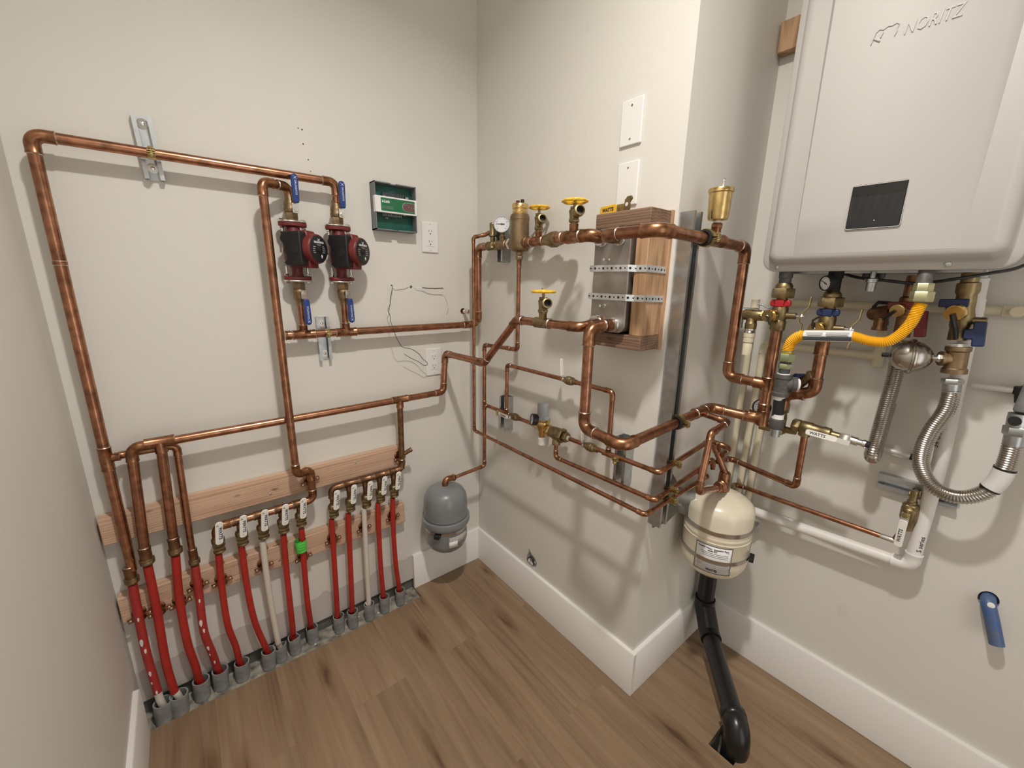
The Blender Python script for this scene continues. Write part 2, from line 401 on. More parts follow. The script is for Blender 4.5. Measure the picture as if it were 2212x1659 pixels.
# ------------------------------------------------------------------ the room
YB = -2.75                                           # wall behind the camera
HX0, HX1, HY0, HY1 = .049, .142, -1.252, -1.178      # square cut-out in the floor for the drain
TX1, TY = -.366, -.078                               # end and front of the bare strip along the back wall
def floor_material():
    m = bpy.data.materials.new('oak_plank_floor'); m.use_nodes = True
    nt = m.node_tree; L = nt.links.new; b = nt.nodes['Principled BSDF']
    tc = nt.nodes.new('ShaderNodeTexCoord')
    mp = nt.nodes.new('ShaderNodeMapping'); mp.inputs['Rotation'].default_value = (0, 0, R(90)); mp.inputs['Location'].default_value = (.37, .055, 0)
    L(tc.outputs['Object'], mp.inputs[0])
    br = nt.nodes.new('ShaderNodeTexBrick'); br.offset = .37; br.inputs['Scale'].default_value = 1.
    br.inputs['Brick Width'].default_value = 1.22; br.inputs['Row Height'].default_value = .178
    br.inputs['Mortar Size'].default_value = .0004; br.inputs['Mortar Smooth'].default_value = .2; br.inputs['Bias'].default_value = -.1
    br.inputs['Color1'].default_value = (0,0,0,1); br.inputs['Color2'].default_value = (1,1,1,1); br.inputs['Mortar'].default_value = (.5,.5,.5,1)
    L(mp.outputs[0], br.inputs['Vector'])
    # each plank shifts the grain
    cb = nt.nodes.new('ShaderNodeVectorMath'); cb.operation = 'MULTIPLY_ADD'; cb.inputs[1].default_value = (3.1, 5.7, 2.3)
    L(br.outputs['Color'], cb.inputs[0]); L(tc.outputs['Object'], cb.inputs[2])
    g = nt.nodes.new('ShaderNodeMapping'); g.inputs['Scale'].default_value = (34, 1.5, 1); L(cb.outputs[0], g.inputs[0])
    n1 = nt.nodes.new('ShaderNodeTexNoise'); n1.inputs['Scale'].default_value = 1.; n1.inputs['Detail'].default_value = 8; n1.inputs['Roughness'].default_value = .62; n1.inputs['Distortion'].default_value = .8
    L(g.outputs[0], n1.inputs['Vector'])
    g2 = nt.nodes.new('ShaderNodeMapping'); g2.inputs['Scale'].default_value = (7, 1.1, 1); L(cb.outputs[0], g2.inputs[0])
    n2 = nt.nodes.new('ShaderNodeTexNoise'); n2.inputs['Scale'].default_value = 1.; n2.inputs['Detail'].default_value = 3
    L(g2.outputs[0], n2.inputs['Vector'])
    r = nt.nodes.new('ShaderNodeValToRGB'); e = r.color_ramp.elements
    e[0].position = .30; e[0].color = (.130,.079,.045,1); e[1].position = .70; e[1].color = (.345,.240,.150,1)
    k = e.new(.46); k.color = (.240,.157,.093,1)
    mxf = nt.nodes.new('ShaderNodeMix'); mxf.data_type = 'FLOAT'; mxf.inputs[0].default_value = .45
    L(n1.outputs['Fac'], mxf.inputs[2]); L(n2.outputs['Fac'], mxf.inputs[3]); L(mxf.outputs[0], r.inputs[0])
    # knots: sparse dark ovals drawn out along the grain
    g3 = nt.nodes.new('ShaderNodeMapping'); g3.inputs['Scale'].default_value = (8.5, 2.0, 1); L(cb.outputs[0], g3.inputs[0])
    n3 = nt.nodes.new('ShaderNodeTexNoise'); n3.inputs['Scale'].default_value = 5.; n3.inputs['Detail'].default_value = 5; L(g3.outputs[0], n3.inputs['Vector'])
    ds = nt.nodes.new('ShaderNodeVectorMath'); ds.operation = 'MULTIPLY_ADD'; ds.inputs[1].default_value = (.34,.30,0)
    L(n3.outputs['Color'], ds.inputs[0]); L(g3.outputs[0], ds.inputs[2])
    vo = nt.nodes.new('ShaderNodeTexVoronoi'); vo.inputs['Scale'].default_value = .62; vo.voronoi_dimensions = '2D'; L(ds.outputs[0], vo.inputs['Vector'])
    kr = nt.nodes.new('ShaderNodeValToRGB'); q = kr.color_ramp.elements
    q[0].position = .01; q[0].color = (.30,.22,.17,1); q[1].position = .15; q[1].color = (1,1,1,1)
    q3 = q.new(.05); q3.color = (.66,.58,.51,1)
    L(vo.outputs['Distance'], kr.inputs[0])
    mu = nt.nodes.new('ShaderNodeMix'); mu.data_type = 'RGBA'; mu.blend_type = 'MULTIPLY'; mu.inputs[0].default_value = .8
    L(r.outputs[0], mu.inputs[6]); L(kr.outputs[0], mu.inputs[7])
    # plank to plank tone, seams
    tr = nt.nodes.new('ShaderNodeMapRange'); tr.inputs[3].default_value = .92; tr.inputs[4].default_value = 1.07; L(br.outputs['Color'], tr.inputs[0])
    mt = nt.nodes.new('ShaderNodeMix'); mt.data_type = 'RGBA'; mt.blend_type = 'MULTIPLY'; mt.inputs[0].default_value = 1.
    L(mu.outputs[2], mt.inputs[6]); L(tr.outputs[0], mt.inputs[7])
    se = nt.nodes.new('ShaderNodeMix'); se.data_type = 'RGBA'; L(br.outputs['Fac'], se.inputs[0]); L(mt.outputs[2], se.inputs[6]); se.inputs[7].default_value = (.20,.137,.085,1)
    L(se.outputs[2], b.inputs['Base Color'])
    b.inputs['Roughness'].default_value = .46; b.inputs['Specular IOR Level'].default_value = .4
    bp = nt.nodes.new('ShaderNodeBump'); bp.inputs['Strength'].default_value = .2; bp.inputs['Distance'].default_value = .0006
    L(n1.outputs['Fac'], bp.inputs['Height']); L(bp.outputs[0], b.inputs['Normal'])
    return m
MFLOOR = floor_material()
def rects(mb, xs, ys, skip, z0, z1, m=0):
    for i in range(len(xs)-1):
        for j in range(len(ys)-1):
            if not skip((xs[i]+xs[i+1])/2, (ys[j]+ys[j+1])/2):
                mb.box((xs[i], ys[j], z0), (xs[i+1], ys[j+1], z1), m)
inhole = lambda x, y: HX0 < x < HX1 and HY0 < y < HY1
intrench = lambda x, y: x < TX1 and y > TY
fl = MB(); rects(fl, [LW-.1, TX1, HX0, HX1, RE+.1], [YB-.1, HY0, HY1, TY, .1], lambda x, y: inhole(x, y) or intrench(x, y), -.009, 0)
floor = struct('floor', fl, MFLOOR)
sl = MB(); rects(sl, [LW-.1, HX0, HX1, RE+.1], [YB-.1, HY0, HY1, .1], inhole, -.12, -.0095)
slab = struct('concrete_slab', sl, SUBFL, parent=floor); slab['label'] = 'bare rough concrete below the planks'
hb = MB(); e = .02
hb.box((HX0-e, HY0-e, -.16), (HX1+e, HY1+e, -.121))
struct('cutout_bottom', hb, BLKM, parent=floor)

def carve(o, cutters):
    """cut real holes into a wall"""
    for mb in cutters:
        c = obj('cutter', mb, BLKM, None, loc=(0,0,0))
        bo = o.modifiers.new('hole', 'BOOLEAN'); bo.operation = 'DIFFERENCE'; bo.object = c; bo.solver = 'EXACT'
        dg = bpy.context.evaluated_depsgraph_get()
        me = bpy.data.meshes.new_from_object(o.evaluated_get(dg)); o.modifiers.clear()
        me.polygons.foreach_set('use_smooth', [False]*len(me.polygons)); old = o.data; o.data = me; bpy.data.meshes.remove(old); bpy.data.objects.remove(c)
T = .12
wb = struct('wall_back', MB().box((LW-T, 0, .046), (0, T, HC)), [MWB])
struct('trim_2', MB().box((TX1, .0, -.009), (0, T, .0458)), [PLATE])
wl = struct('wall_left', MB().box((LW-T, YB-T, -.009), (LW, 0, HC)), [MW])
# the boxed-out chase: its long side and its end are the two walls in the middle of the picture
wc = struct('wall_chase', MB().box((0, CH, -.009), (RE+T, T, HC)), [MW])
wr = struct('wall_right', MB().box((RE, YB-T, -.009), (RE+T, CH, HC)), [MW])
struct('ceiling', MB().box((LW-T, YB-T, HC), (RE+T, T, HC+.1)), [MCEIL])
W_HOLE = (-0.3157,0.0000,1.3514)
carve(wb, [MB().cyl((W_HOLE[0], -.02, W_HOLE[2]), (W_HOLE[0], .05, W_HOLE[2]), .006, 14), MB().cyl((-0.0782,0.0000,1.2517), V((-0.0782,0.0000,1.2517))+Y*.05, .0125, 16), MB().cyl(V((-0.3952,0.0000,1.3559))-Y*.01, V((-0.3952,0.0000,1.3559))+Y*.03, .004, 10)]
    + [MB().cyl(V(p)-Y*.02, V(p)+Y*.03, q, 10) for p, q in (((-0.6616,0.0000,1.8290), .0026), ((-0.6727,0.0000,1.8304), .002), ((-0.6622,0.0000,1.7883), .0026), ((-0.6514,0.0000,1.7451), .0022), ((-0.6476,0.0000,1.7118), .0016))])
hp = [(0.0000,-0.3709,0.1916), (0.0000,-0.3715,0.2152), (0.0000,-0.3814,0.2394), (0.0000,-0.3851,0.2621), (0.0000,-0.3948,0.2471), (0.0000,-0.4041,0.2389), (0.0000,-0.4222,0.2335), (0.0000,-0.4346,0.2183), (0.0000,-0.4326,0.1988), (0.0000,-0.4213,0.1851), (0.0000,-0.3911,0.1851)]
carve(wc, [MB().prism((0, 0, 0), FS, [(-p[1], p[2]) for p in hp], .02, h0=-.06)])
BL = (0.4740,-1.6166,0.6007)
carve(wr, [MB().prism(BL, FS, ellipse(.0185, .0235, 24), .02, h0=-.09)])
# bottom plate seen in the gap under the back wall
struct('trim_1', MB().box((LW, .012, -.0095), (TX1, T, .0455)), [PLATE])
bh, bt = .168, .015
def base(name, a, b, n):
    """flat white board with an eased top edge, from a to b, n = out of the wall"""
    a, b, n = V(a), V(b), V(n); d = (b-a).normalized()
    prof = [(0,0),(bt,0),(bt,bh-.004),(bt-.003,bh),(0,bh)]
    vs = [p + n*x + Z*z for p in (a, b) for x, z in prof]; N = 5
    fs = [[i, (i+1) % N, N+(i+1) % N, N+i] for i in range(N)] + [list(range(N)), list(range(2*N-1, N-1, -1))]
    return struct(name, MB().add(vs, fs, 0, False), MTRIM)
base('baseboard_back', (TX1, 0, .001), (0, 0, .001), -Y)
base('baseboard_chase', (0, -bt, .001), (0, CH-bt, .001), -X)
base('baseboard_recess', (0, CH, .001), (RE, CH, .001), -Y)
base('baseboard_right', (RE, CH-bt, .001), (RE, YB, .001), -X)
base('baseboard_left', (LW, TY-.004, .001), (LW, YB, .001), X)

wf_ = struct('wall_front', MB().box((LW-T, YB-T, -.009), (-1.0, YB, HC)).box((-.12, YB-T, -.009), (RE+T, YB, HC)).box((-1.0, YB-T, 2.06), (-.12, YB, HC)), [MW])  # unseen wall; its door opening is added to let soft fill light in
# the ceiling light over the spectator's head
LP = (-.74, -1.28)
lt = thing('ceiling_light', 'round flush ceiling light with a white trim ring above the middle of the room', 'light', (*LP, HC))
obj('trim_ring', MB().lathe((*LP, HC), -Z, [(0,.105),(.006,.104),(.012,.092),(.012,.082),(.004,.08)], 40), WHITEP, lt)
em = bpy.data.materials.new('lamp_lens'); em.use_nodes = True
eb = em.node_tree.nodes['Principled BSDF']; eb.inputs['Base Color'].default_value = (.9,.87,.8,1)
eb.inputs['Emission Color'].default_value = (1,.86,.68,1); eb.inputs['Emission Strength'].default_value = 12
obj('lens', MB().lathe((*LP, HC-.006), -Z, [(0,.08),(.002,.08)], 40), em, lt)

# ------------------------------------------------------------------ back wall: mounts
U1 = thing('mounting_channel', 'short galvanised channel holding the upper left copper pipe with two white washers', 'bracket', (-1.0434,0.0000,1.7019), 'channels on the back wall')
strut(U1, (-1.0418,-0.0000,1.6225), (-1.0491,0.0000,1.7744), (X, Z, -Y), washers=(.030, .135))
U2 = thing('mounting_channel', 'short galvanised channel behind the pipe under the two pumps', 'bracket', (-0.6567,0.0000,1.1773), 'channels on the back wall')
strut(U2, (-0.6574,0.0000,1.0980), (-0.6580,0.0000,1.2483), (X, Z, -Y), washers=(.022, .128))

# upper loop: from the second pump round to the leftmost floor tube
PY = -.053
loop = thing('copper_pipe', 'long copper loop from the right pump along the top and down the left side', 'pipe', (-1.2501,-0.0530,1.6763))
p2x = -0.5868; ztop = 1.6787
pts = [(-.589, -.049, 1.618), (-.589, PY, ztop), (-1.248, PY, ztop), (-1.248, PY, .545)]
pipes(loop, pts, .0125)
tz = .892
tee(loop, (-1.248, PY, tz), Z, X, .0125, .0095)
pipes(loop, [(-1.235, -.047, tz), (-1.215, -.042, tz), (-1.100, -.042, tz), (-1.110, PY, .555)], .0095)
coupling(loop, (-1.248, PY, 1.40), Z, .0125, .004, k=1.03)
strut_clamp(loop, (-1.0407, PY, ztop), X, -Y, .0125)

def pex_adapter(root, P, r=.0125):
    """sweat end to compression ring where the tube goes in"""
    P = V(P)
    obj('sleeve_adapter', MB().lathe(P+Z*.045, -Z, [(0,r*1.16),(.003,r*1.2),(.006,r*1.13),(.034,r*1.13),(.037,r*1.16)], 18).lathe(P+Z*.047, -Z, [(0,r),(.003,r*1.17)], 18, 1), [COPPERD, SOLDER], root)
    obj('crimp_ring', MB().lathe(P+Z*.010, -Z, [(0,r*1.1),(.002,r*1.42),(.007,r*1.45),(.008,r*1.32),(.010,r*1.42),(.016,r*1.38),(.020,r*1.05)], 20), BRASS, root)
pex_adapter(loop, (-1.2536,-0.0530,0.5137)); pex_adapter(loop, (-1.1090,-0.0530,0.5089), .0105)

# lower loop: floor tubes two and three, across the wall, to the right header and the exchanger
low = thing('copper_pipe', 'copper pipe along the middle of the back wall ending in two drops to red tubes', 'pipe', (-1.1807,-0.0530,0.9136))
ly = -.066; lz = .919
A2 = (-1.2119,-0.0660,0.5658); A3 = (-1.1468,-0.0660,0.5711)
pipes(low, [(A2[0], ly, A2[2]+.03), (-1.194, ly, lz-.004), (-.222, ly, lz+.006), (-.208, ly, 1.087), (-.208, -.345, 1.091), (-.208, -.525, 1.258), (-.208, -.795, 1.258), (-.112, -.782, 1.268)], .0125, tube=COPPER)
tee(low, (-1.133, ly, lz), X, -Z, .0125)
pipes(low, [(-1.133, ly, lz-.02), (A3[0], ly, A3[2]+.03)], .0125)
pex_adapter(low, A2); pex_adapter(low, A3)
tx = -0.4148
tee(low, (tx, ly, lz+.005), X, -Z, .0125)
tee(low, (-.208, -.645, 1.258), Y, Z, .0135, .0105, .03, name='brass_tee', fitm=BRASS)
coupling(low, (-.208, -.30, 1.089), Y, .0125)
coupling(low, (-.112, -.782, 1.268), X, .0135, .014)

HY = -.066   # plane of the two headers
def header(root, pts, r, valves):
    pipes(root, pts, r, tube=COPPERD, fitm=COPPERD)
    for x, z in valves: tee(root, (x, HY, z), X, -Z, r, .0095, .02, fitm=COPPERD)
# right header, fed from the lower loop
VR = [(-0.6934,-0.0660,0.6305), (-0.6321,-0.0660,0.6318), (-0.5713,-0.0660,0.6303), (-0.5149,-0.0660,0.6310), (-0.4579,-0.0660,0.6322)]
zr = .632
header(low, [(tx, ly, lz), (tx-.004, HY, .655), (tx-.008, HY, zr), (VR[0][0]+.0, HY, zr), (VR[0][0], HY, .60)], .0115, [(p[0], zr) for p in VR[1:]])
cap = MB().tube(path_smooth([(tx-.003, HY+.004, .69), (tx+.012, HY+.002, .695), (tx+.03, HY-.004, .705)], .01), .0085, 12).lathe((tx+.03, HY-.004, .705), (1,-.2,.4), [(0,.0095),(.008,.0095),(.010,.006)], 14)
obj('capped_stub', cap, COPPERD, low)

# pump one: discharge runs down in front of everything to the left header
down = thing('copper_pipe', 'copper downpipe from the left pump to the left valve header', 'pipe', (-0.8079,-0.0850,1.6455))
DY = -.0925; dx = -.806
zt = 1.6425
VL = [(-1.0427,-0.0660,0.6085), (-0.9796,-0.0660,0.6122), (-0.9198,-0.0660,0.6120), (-0.8596,-0.0660,0.6110), (-0.8034,-0.0660,0.6107)]
zl = .610
pipes(down, [(-.727, -.045, 1.622), (-.727, -.045, zt+.004), (dx, DY, zt), (dx, DY, .728), (-.757, HY-.004, .728), (-.757, HY, zl), (VL[0][0], HY, zl), (VL[0][0], HY, .578)], .0122, tube=COPPER)
for p in VL[1:]: tee(down, (p[0], HY, zl), X, -Z, .0122, .0095, .02, fitm=COPPERD)

# return: from the capped end under the pumps to the corner, up, and into the air separator
ret = thing('copper_pipe', 'copper return pipe under the pumps turning up in the corner to the air separator', 'pipe', (-0.7905,-0.0410,1.1905))
rz = 1.195; RY = -.045; RX = -.055
pipes(ret, [(-.781, RY, rz), (RX, RY, rz+.002), (RX, -.085, rz+.025), (RX, -.085, 1.512), (RX, -.285, 1.512)], .0132)
coupling(ret, (-.775, RY, rz), X, .0132, .008)
for px_ in (-.727, -.590): tee(ret, (px_, RY, rz), X, Z, .0132, .0115)
coupling(ret, (-.09, RY, rz+.002), X, .0132, .016)
for px_, zt_ in ((-.727, 1.305), (-.590, 1.30)): pipes(ret, [(px_, RY, rz+.02), (px_, RY, zt_)], .0115)
strut_clamp(ret, (-.654, RY, rz), X, -Y, .0132)

# ------------------------------------------------------------------ boards
bd = thing('mounting_board', 'upper pine board across the back wall behind the copper drops', 'board', (-0.9357,-0.0380,0.7066))
a, b_ = (LW+.006, 0, .634), (-.412, -.038, .716)
obj('plank', MB().box(a, b_), WOODX, bd, bevel=.0025)
bd2 = thing('mounting_board', 'lower pine board across the back wall behind the red tubes', 'board', (-0.9707,-0.0380,0.4050))
obj('plank', MB().box((LW+.006, 0, .372), (-.406, -.038, .458)), WOODX, bd2, bevel=.0025)
for (u, w_) in (((.10,.02)), ((.33,-.015)), ((.62,.022))):
    for o_, zc in ((bd, .675), (bd2, .415)):
        P = V((LW+.09+u, -.0375, zc+w_))
        obj('screw', MB().lathe(P, -Y, [(0,.0042),(.0012,.004),(.0018,.002)], 12), STEEL, o_)

# ------------------------------------------------------------------ header valves, tubes, conduits
def lever(root, P, d, n, L, w, t, m, s=None, ink=INKB, lift=.004, name='handle', tsz=None):
    """flat plastic-dipped lever from pivot P along d, facing n, lettering s"""
    P, d, n = V(P), V(d).normalized(), V(n).normalized(); u = d.cross(n)
    n0 = w*.55
    h = obj(name, MB().prism(P+d*(n0+(L-n0)/2)+n*lift, (u, d, n), rrect(w, L-n0, w*.42), t), m, root, bevel=t*.28)
    obj('lever_plate', MB().prism(P+d*(n0*.6), (u, d, n), rrect(w*.82, n0*2.3, .002), .002), CHROME, root)
    obj('pivot_nut', MB().hexn(P+n*.002, n, w*.3, .0045).cyl(P+n*.006, P+n*.009, w*.13, 10), CHROME, root)
    if s:
        text('lettering', s, tsz or w*.62, P+d*(n0+(L-n0)*.5)+n*(lift+t), (d, -u, n), ink, h, .0003, bold=.0003)
    return h
ordn = ['leftmost', 'second from left', 'middle', 'fourth from left', 'rightmost']
adn = ['first (leftmost)', 'second', 'third (middle)', 'fourth', 'fifth (rightmost)']
def zone_valve(i, side, P):
    P = V(P)
    t = thing('ball_valve', f'{ordn[i]} white-handled ball valve of the {side} header on the back wall', 'valve', P, f'valves on the {side} header')
    r = .0105
    obj('valve_body', MB().lathe(P+Z*.016, -Z, [(0,r*1.05),(.004,r*1.1),(.006,r*1.5),(.010,r*1.72),(.020,r*1.72),(.026,r*1.5),(.028,r*1.2),(.036,r*1.15)], 20).hexn(P-Z*.003, -Z, r*1.85, .014).cyl(P-Z*.002, P-Z*.002-Y*.026, .0055, 12), BRASS, t)
    obj('compression_nut', MB().hexn(P-Z*.020, -Z, r*1.62, .012).lathe(P-Z*.032, -Z, [(0,r*1.5),(.002,r*1.62),(.006,r*1.6),(.010,r*1.15)], 18), BRASS, t)
    d = V((.10, -.06, 1)).normalized()
    h = obj('handle', MB().prism(P+d*.040-Y*.027+X*.002, (X, d, V((0,-1,-.06))), rrect(.0205, .078, .0085), .0045), WHITEH, t, bevel=.0014)
    obj('stem_nut', MB().hexn(P-Y*.020-Z*.002, -Y, .0068, .005), BRASS, t)
    n = V((0,-1,-.06)).normalized()
    text('lettering', 'WATTS', .0125, P+d*.040-Y*.027+X*.005+n*.0046, (-d, X, n), INKB, h, .0002, bold=.0004)
    text('lettering', '||', .009, P+d*.012-Y*.027+X*.002+n*.0046, (X, d, n), INKG, h, .0002)
    obj('emblem', MB().prism(P+d*.068-Y*.027-X*.002+n*.0045, (X, d, n), [(-.004,-.003),(0,.004),(.004,-.003)], .0003), INKG, h)
    return t
ZV = []
for i, (p, u, v) in enumerate(zip(VL, (471, 520, 564, 611, 650), (1172, 1157, 1143, 1130, 1113))): ZV.append((p[0], HY))
zvl = [(-1.0449,-0.0660,0.5631), (-0.9829,-0.0660,0.5628), (-0.9241,-0.0660,0.5616), (-0.8607,-0.0660,0.5599), (-0.8035,-0.0660,0.5636)]
zvr = [(-0.6996,-0.0660,0.5575), (-0.6359,-0.0660,0.5601), (-0.5765,-0.0660,0.5555), (-0.5195,-0.0660,0.5585), (-0.4618,-0.0660,0.5622)]
for i in range(5):
    zone_valve(i, 'left', (VL[i][0], HY, zvl[i][2])); zone_valve(i, 'right', (VR[i][0], HY, zvr[i][2]))
    for vv, z0, root in ((VL, zvl[i][2], down), (VR, zvr[i][2], low)):
        z1 = zl if vv is VL else zr
        obj('pipe_length', MB().cyl((vv[i][0], HY, z1-.008), (vv[i][0], HY, z0+.012), .0098, 16), COPPERD, root)

TUB = [  # label, material, path
 ('leftmost red tube, spattered with white paint, under the long copper loop', PEXSP, [(-1.2546,-0.0530,0.5000), (-1.2570,-0.0560,0.4022), (-1.2592,-0.0560,0.2607), (-1.2574,-0.0520,0.1411), (-1.2489,-0.0578,0.0200)], 'w'),
 ('second red tube from the left, white at its foot', PEXR, [(-1.2131,-0.0660,0.5507), (-1.2155,-0.0620,0.3912), (-1.2219,-0.0560,0.2096), (-1.2204,-0.0520,0.0918), (-1.2129,-0.0521,0.0200)], 'w'),
 ('third red tube from the left, bowing to the right', PEXR, [(-1.1489,-0.0660,0.5560), (-1.1601,-0.0620,0.4110), (-1.1636,-0.0560,0.2430), (-1.1581,-0.0480,0.1315), (-1.1472,-0.0273,0.0200)], ''),
 ('fourth red tube from the left, with white paint flecks', PEXSP, [(-1.1098,-0.0530,0.4942), (-1.1131,-0.0580,0.3917), (-1.1183,-0.0560,0.2511), (-1.1104,-0.0480,0.1465), (-1.0951,-0.0274,0.0200)], ''),
 ('red tube under the leftmost valve of the left header', PEXR, [(-1.0471,-0.0660,0.5170), (-1.0540,-0.0600,0.3796), (-1.0556,-0.0580,0.2424), (-1.0457,-0.0520,0.1362), (-1.0335,-0.0376,0.0200)], ''),
 ('red tube under the second valve of the left header, bowing far right', PEXR, [(-0.9854,-0.0660,0.5208), (-0.9871,-0.0600,0.3447), (-0.9808,-0.0580,0.2075), (-0.9642,-0.0480,0.0903), (-0.9504,-0.0510,0.0200)], ''),
 ('white tube under the middle valve of the left header', PEXW, [(-0.9255,-0.0660,0.5129), (-0.9278,-0.0580,0.3690), (-0.9258,-0.0500,0.2186), (-0.9220,-0.0460,0.0822), (-0.9198,-0.0481,0.0200)], ''),
 ('red tube under the fourth valve of the left header', PEXR, [(-0.8630,-0.0660,0.5103), (-0.8672,-0.0600,0.3596), (-0.8698,-0.0580,0.2128), (-0.8702,-0.0500,0.1009), (-0.8711,-0.0534,0.0200)], ''),
 ('red tube with the green tape under the rightmost valve of the left header', PEXR, [(-0.8056,-0.0660,0.5111), (-0.8107,-0.0600,0.3323), (-0.8132,-0.0580,0.2019), (-0.8095,-0.0500,0.1002), (-0.8064,-0.0405,0.0200)], 'g'),
 ('red tube under the leftmost valve of the right header', PEXR, [(-0.7036,-0.0660,0.5093), (-0.7062,-0.0580,0.3522), (-0.7108,-0.0560,0.1873), (-0.7133,-0.0520,0.0780), (-0.7168,-0.0659,0.0200)], ''),
 ('red tube under the second valve of the right header', PEXR, [(-0.6431,-0.0660,0.5100), (-0.6483,-0.0600,0.3273), (-0.6534,-0.0580,0.1802), (-0.6560,-0.0520,0.0718), (-0.6661,-0.0766,0.0200)], ''),
 ('white tube under the middle valve of the right header', PEXW, [(-0.5832,-0.0660,0.5121), (-0.5849,-0.0580,0.3401), (-0.5866,-0.0520,0.1751), (-0.5877,-0.0500,0.0618), (-0.6015,-0.0852,0.0200)], ''),
 ('red tube under the fourth valve of the right header', PEXR, [(-0.5277,-0.0660,0.5167), (-0.5302,-0.0600,0.3498), (-0.5311,-0.0580,0.1961), (-0.5260,-0.0520,0.0758), (-0.5369,-0.0858,0.0200)], ''),
 ('red tube under the rightmost valve of the right header', PEXR, [(-0.4663,-0.0660,0.5162), (-0.4686,-0.0600,0.3569), (-0.4661,-0.0580,0.1990), (-0.4552,-0.0520,0.0786), (-0.4635,-0.0876,0.0200)], ''),
]
CLB = ['grey conduit sleeve ' + q for q in ('at the far left, round the spattered tube', 'second from the left, touching the leftmost sleeve', 'third from the left, round a bowed red tube', 'fourth from the left, round a red tube with paint flecks', 'round the foot of the left header\'s leftmost tube', 'round the foot of the left header\'s second tube', 'broken at the rim, round the left header\'s white tube', 'with a torn rim, right of the left white tube', 'chipped, round the foot of the green-taped tube', 'round the foot of the right header\'s leftmost tube', 'round the foot of the right header\'s second tube', 'round the foot of the right header\'s white tube', 'second from the right end of the row', 'at the right end of the row beside the baseboard')]
CON = [(351,1528,.024), (386,1503,.024), (434,1468,.0235), (475,1446,.0235), (522,1430,.0225), (580,1405,.0225), (604,1391,.0215), (635,1372,.021), (673,1349,.021), (731,1330,.0205), (761,1320,.0205), (797,1304,.02), (830,1288,.02), (864,1274,.02)]
CONZ = [.066, .066, .064, .064, .060, .062, .060, .064, .062, .064, .064, .066, .068, .062]
TOPS = [(-1.2488,-0.0811,0.0660), (-1.2090,-0.0652,0.0660), (-1.1507,-0.0382,0.0640), (-1.0979,-0.0320,0.0640), (-1.0359,-0.0397,0.0600), (-0.9540,-0.0465,0.0620), (-0.9169,-0.0381,0.0600), (-0.8681,-0.0368,0.0640), (-0.8031,-0.0218,0.0620), (-0.7068,-0.0382,0.0640), (-0.6552,-0.0479,0.0640), (-0.5883,-0.0523,0.0660), (-0.5229,-0.0531,0.0680), (-0.4515,-0.0513,0.0620)]
for i, (lb, m, pp, fl_) in enumerate(TUB):
    cx, cy, ctop = TOPS[i]; cy = min(-.026, max(cy, -.058)); rr = CON[i][2]
    lean = V((.06, -.02, 1)) if i < 6 else V((.015, -.01, 1))
    c0 = V((cx, cy, ctop)) - lean*(ctop+.008)
    t = thing('conduit_sleeve', CLB[i], 'conduit', c0, 'conduit sleeves along the back wall')
    d = lean.normalized(); Lc = (V((cx, cy, ctop))-c0).length
    jag = MB().lathe(c0, d, [(0, rr*.97), (Lc*.45, rr*.97), (Lc*.46, rr*1.02), (Lc, rr*1.02), (Lc, rr*.86), (.012, rr*.86), (.010, .001)], 24, cap=False)
    if i in (6, 7, 8):    # broken, cracked rims
        for v in jag.v:
            h = (v-c0).dot(d)
            if h > Lc*.9: v += d*(-.010*max(0, math.sin(math.atan2(v.y-cy, v.x-cx)*2.0+i))) + V((rnd.uniform(-.001,.001),)*3)
    obj('sleeve', jag, CONDUIT, t)
    pts = [V(p) for p in pp[:-1]]
    tgt = V((cx, cy, ctop)) + V((0, .006, 0)); foot = c0 + d*.02 + V((.004, .004, 0))
    dv = (tgt-pts[-1]); pts = pts[:-1] + [pts[-1] + V((dv.x*.12, dv.y*.3, 0)), tgt + V((-.005 if i < 6 else -.003, 0, 0)), foot + V((.004 if i < 6 else .001, 0, 0))]
    q = thing('floor_heating_tube', lb, 'tube', foot, 'floor heating tubes along the back wall')
    S = spline(pts, 9); r = .0112 if i < 4 else .0098
    if fl_ == 'w':
        k = int(len(S)*.69)
        obj('tube', MB().tube(S[:k+1], r, 16), m, q); obj('white_tail', MB().tube(S[k:], r*.93, 16), PEXW, q, 'bare white end of the tube')
    else: obj('tube', MB().tube(S, r, 16), m, q)
    if i in (0, 3):
        sp_ = MB()
        for f_, sz, sd in ((.22,.8,.2),(.34,1.5,-.1),(.37,1.0,.3),(.50,1.1,0),(.58,.6,-.3),(.66,.9,.2)):
            k_ = int(len(S)*f_); d_ = (S[k_+1]-S[k_]).normalized(); n_ = V((-.25+sd, -.95, .1)).normalized(); n_ = (n_-d_*n_.dot(d_)).normalized()
            sp_.prism(S[k_]+n_*(r-.0004), (d_.cross(n_), d_, n_), [(x*sz, y*sz*1.6) for x, y in ((.003,0),(.002,.004),(0,.006),(-.002,.003),(-.003,-.002),(-.001,-.005),(.002,-.004))], .0012)
        obj('paint_flecks', sp_, PAPER, q)
    if fl_ == 'g':
        P = V((-0.8127,-0.0620,0.4444)); dd = V((.03, .01, -1)).normalized()
        obj('tape', MB().lathe(P-dd*.022, dd, [(0,.0185),(.004,.019),(.04,.0185),(.044,.018),(.044,.0103),(0,.0103)], 20, cap=False), GREENL, q, 'bright green tape')
        for k in range(3):
            obj('handwriting', MB().tube([P + V((-.010+.004*j, -.0189+.0016*(abs(j-2.5)-.5), .010-.010*k+.0012*math.sin(j*2.3+k))) for j in range(6)], .0006, 6), INK, q)

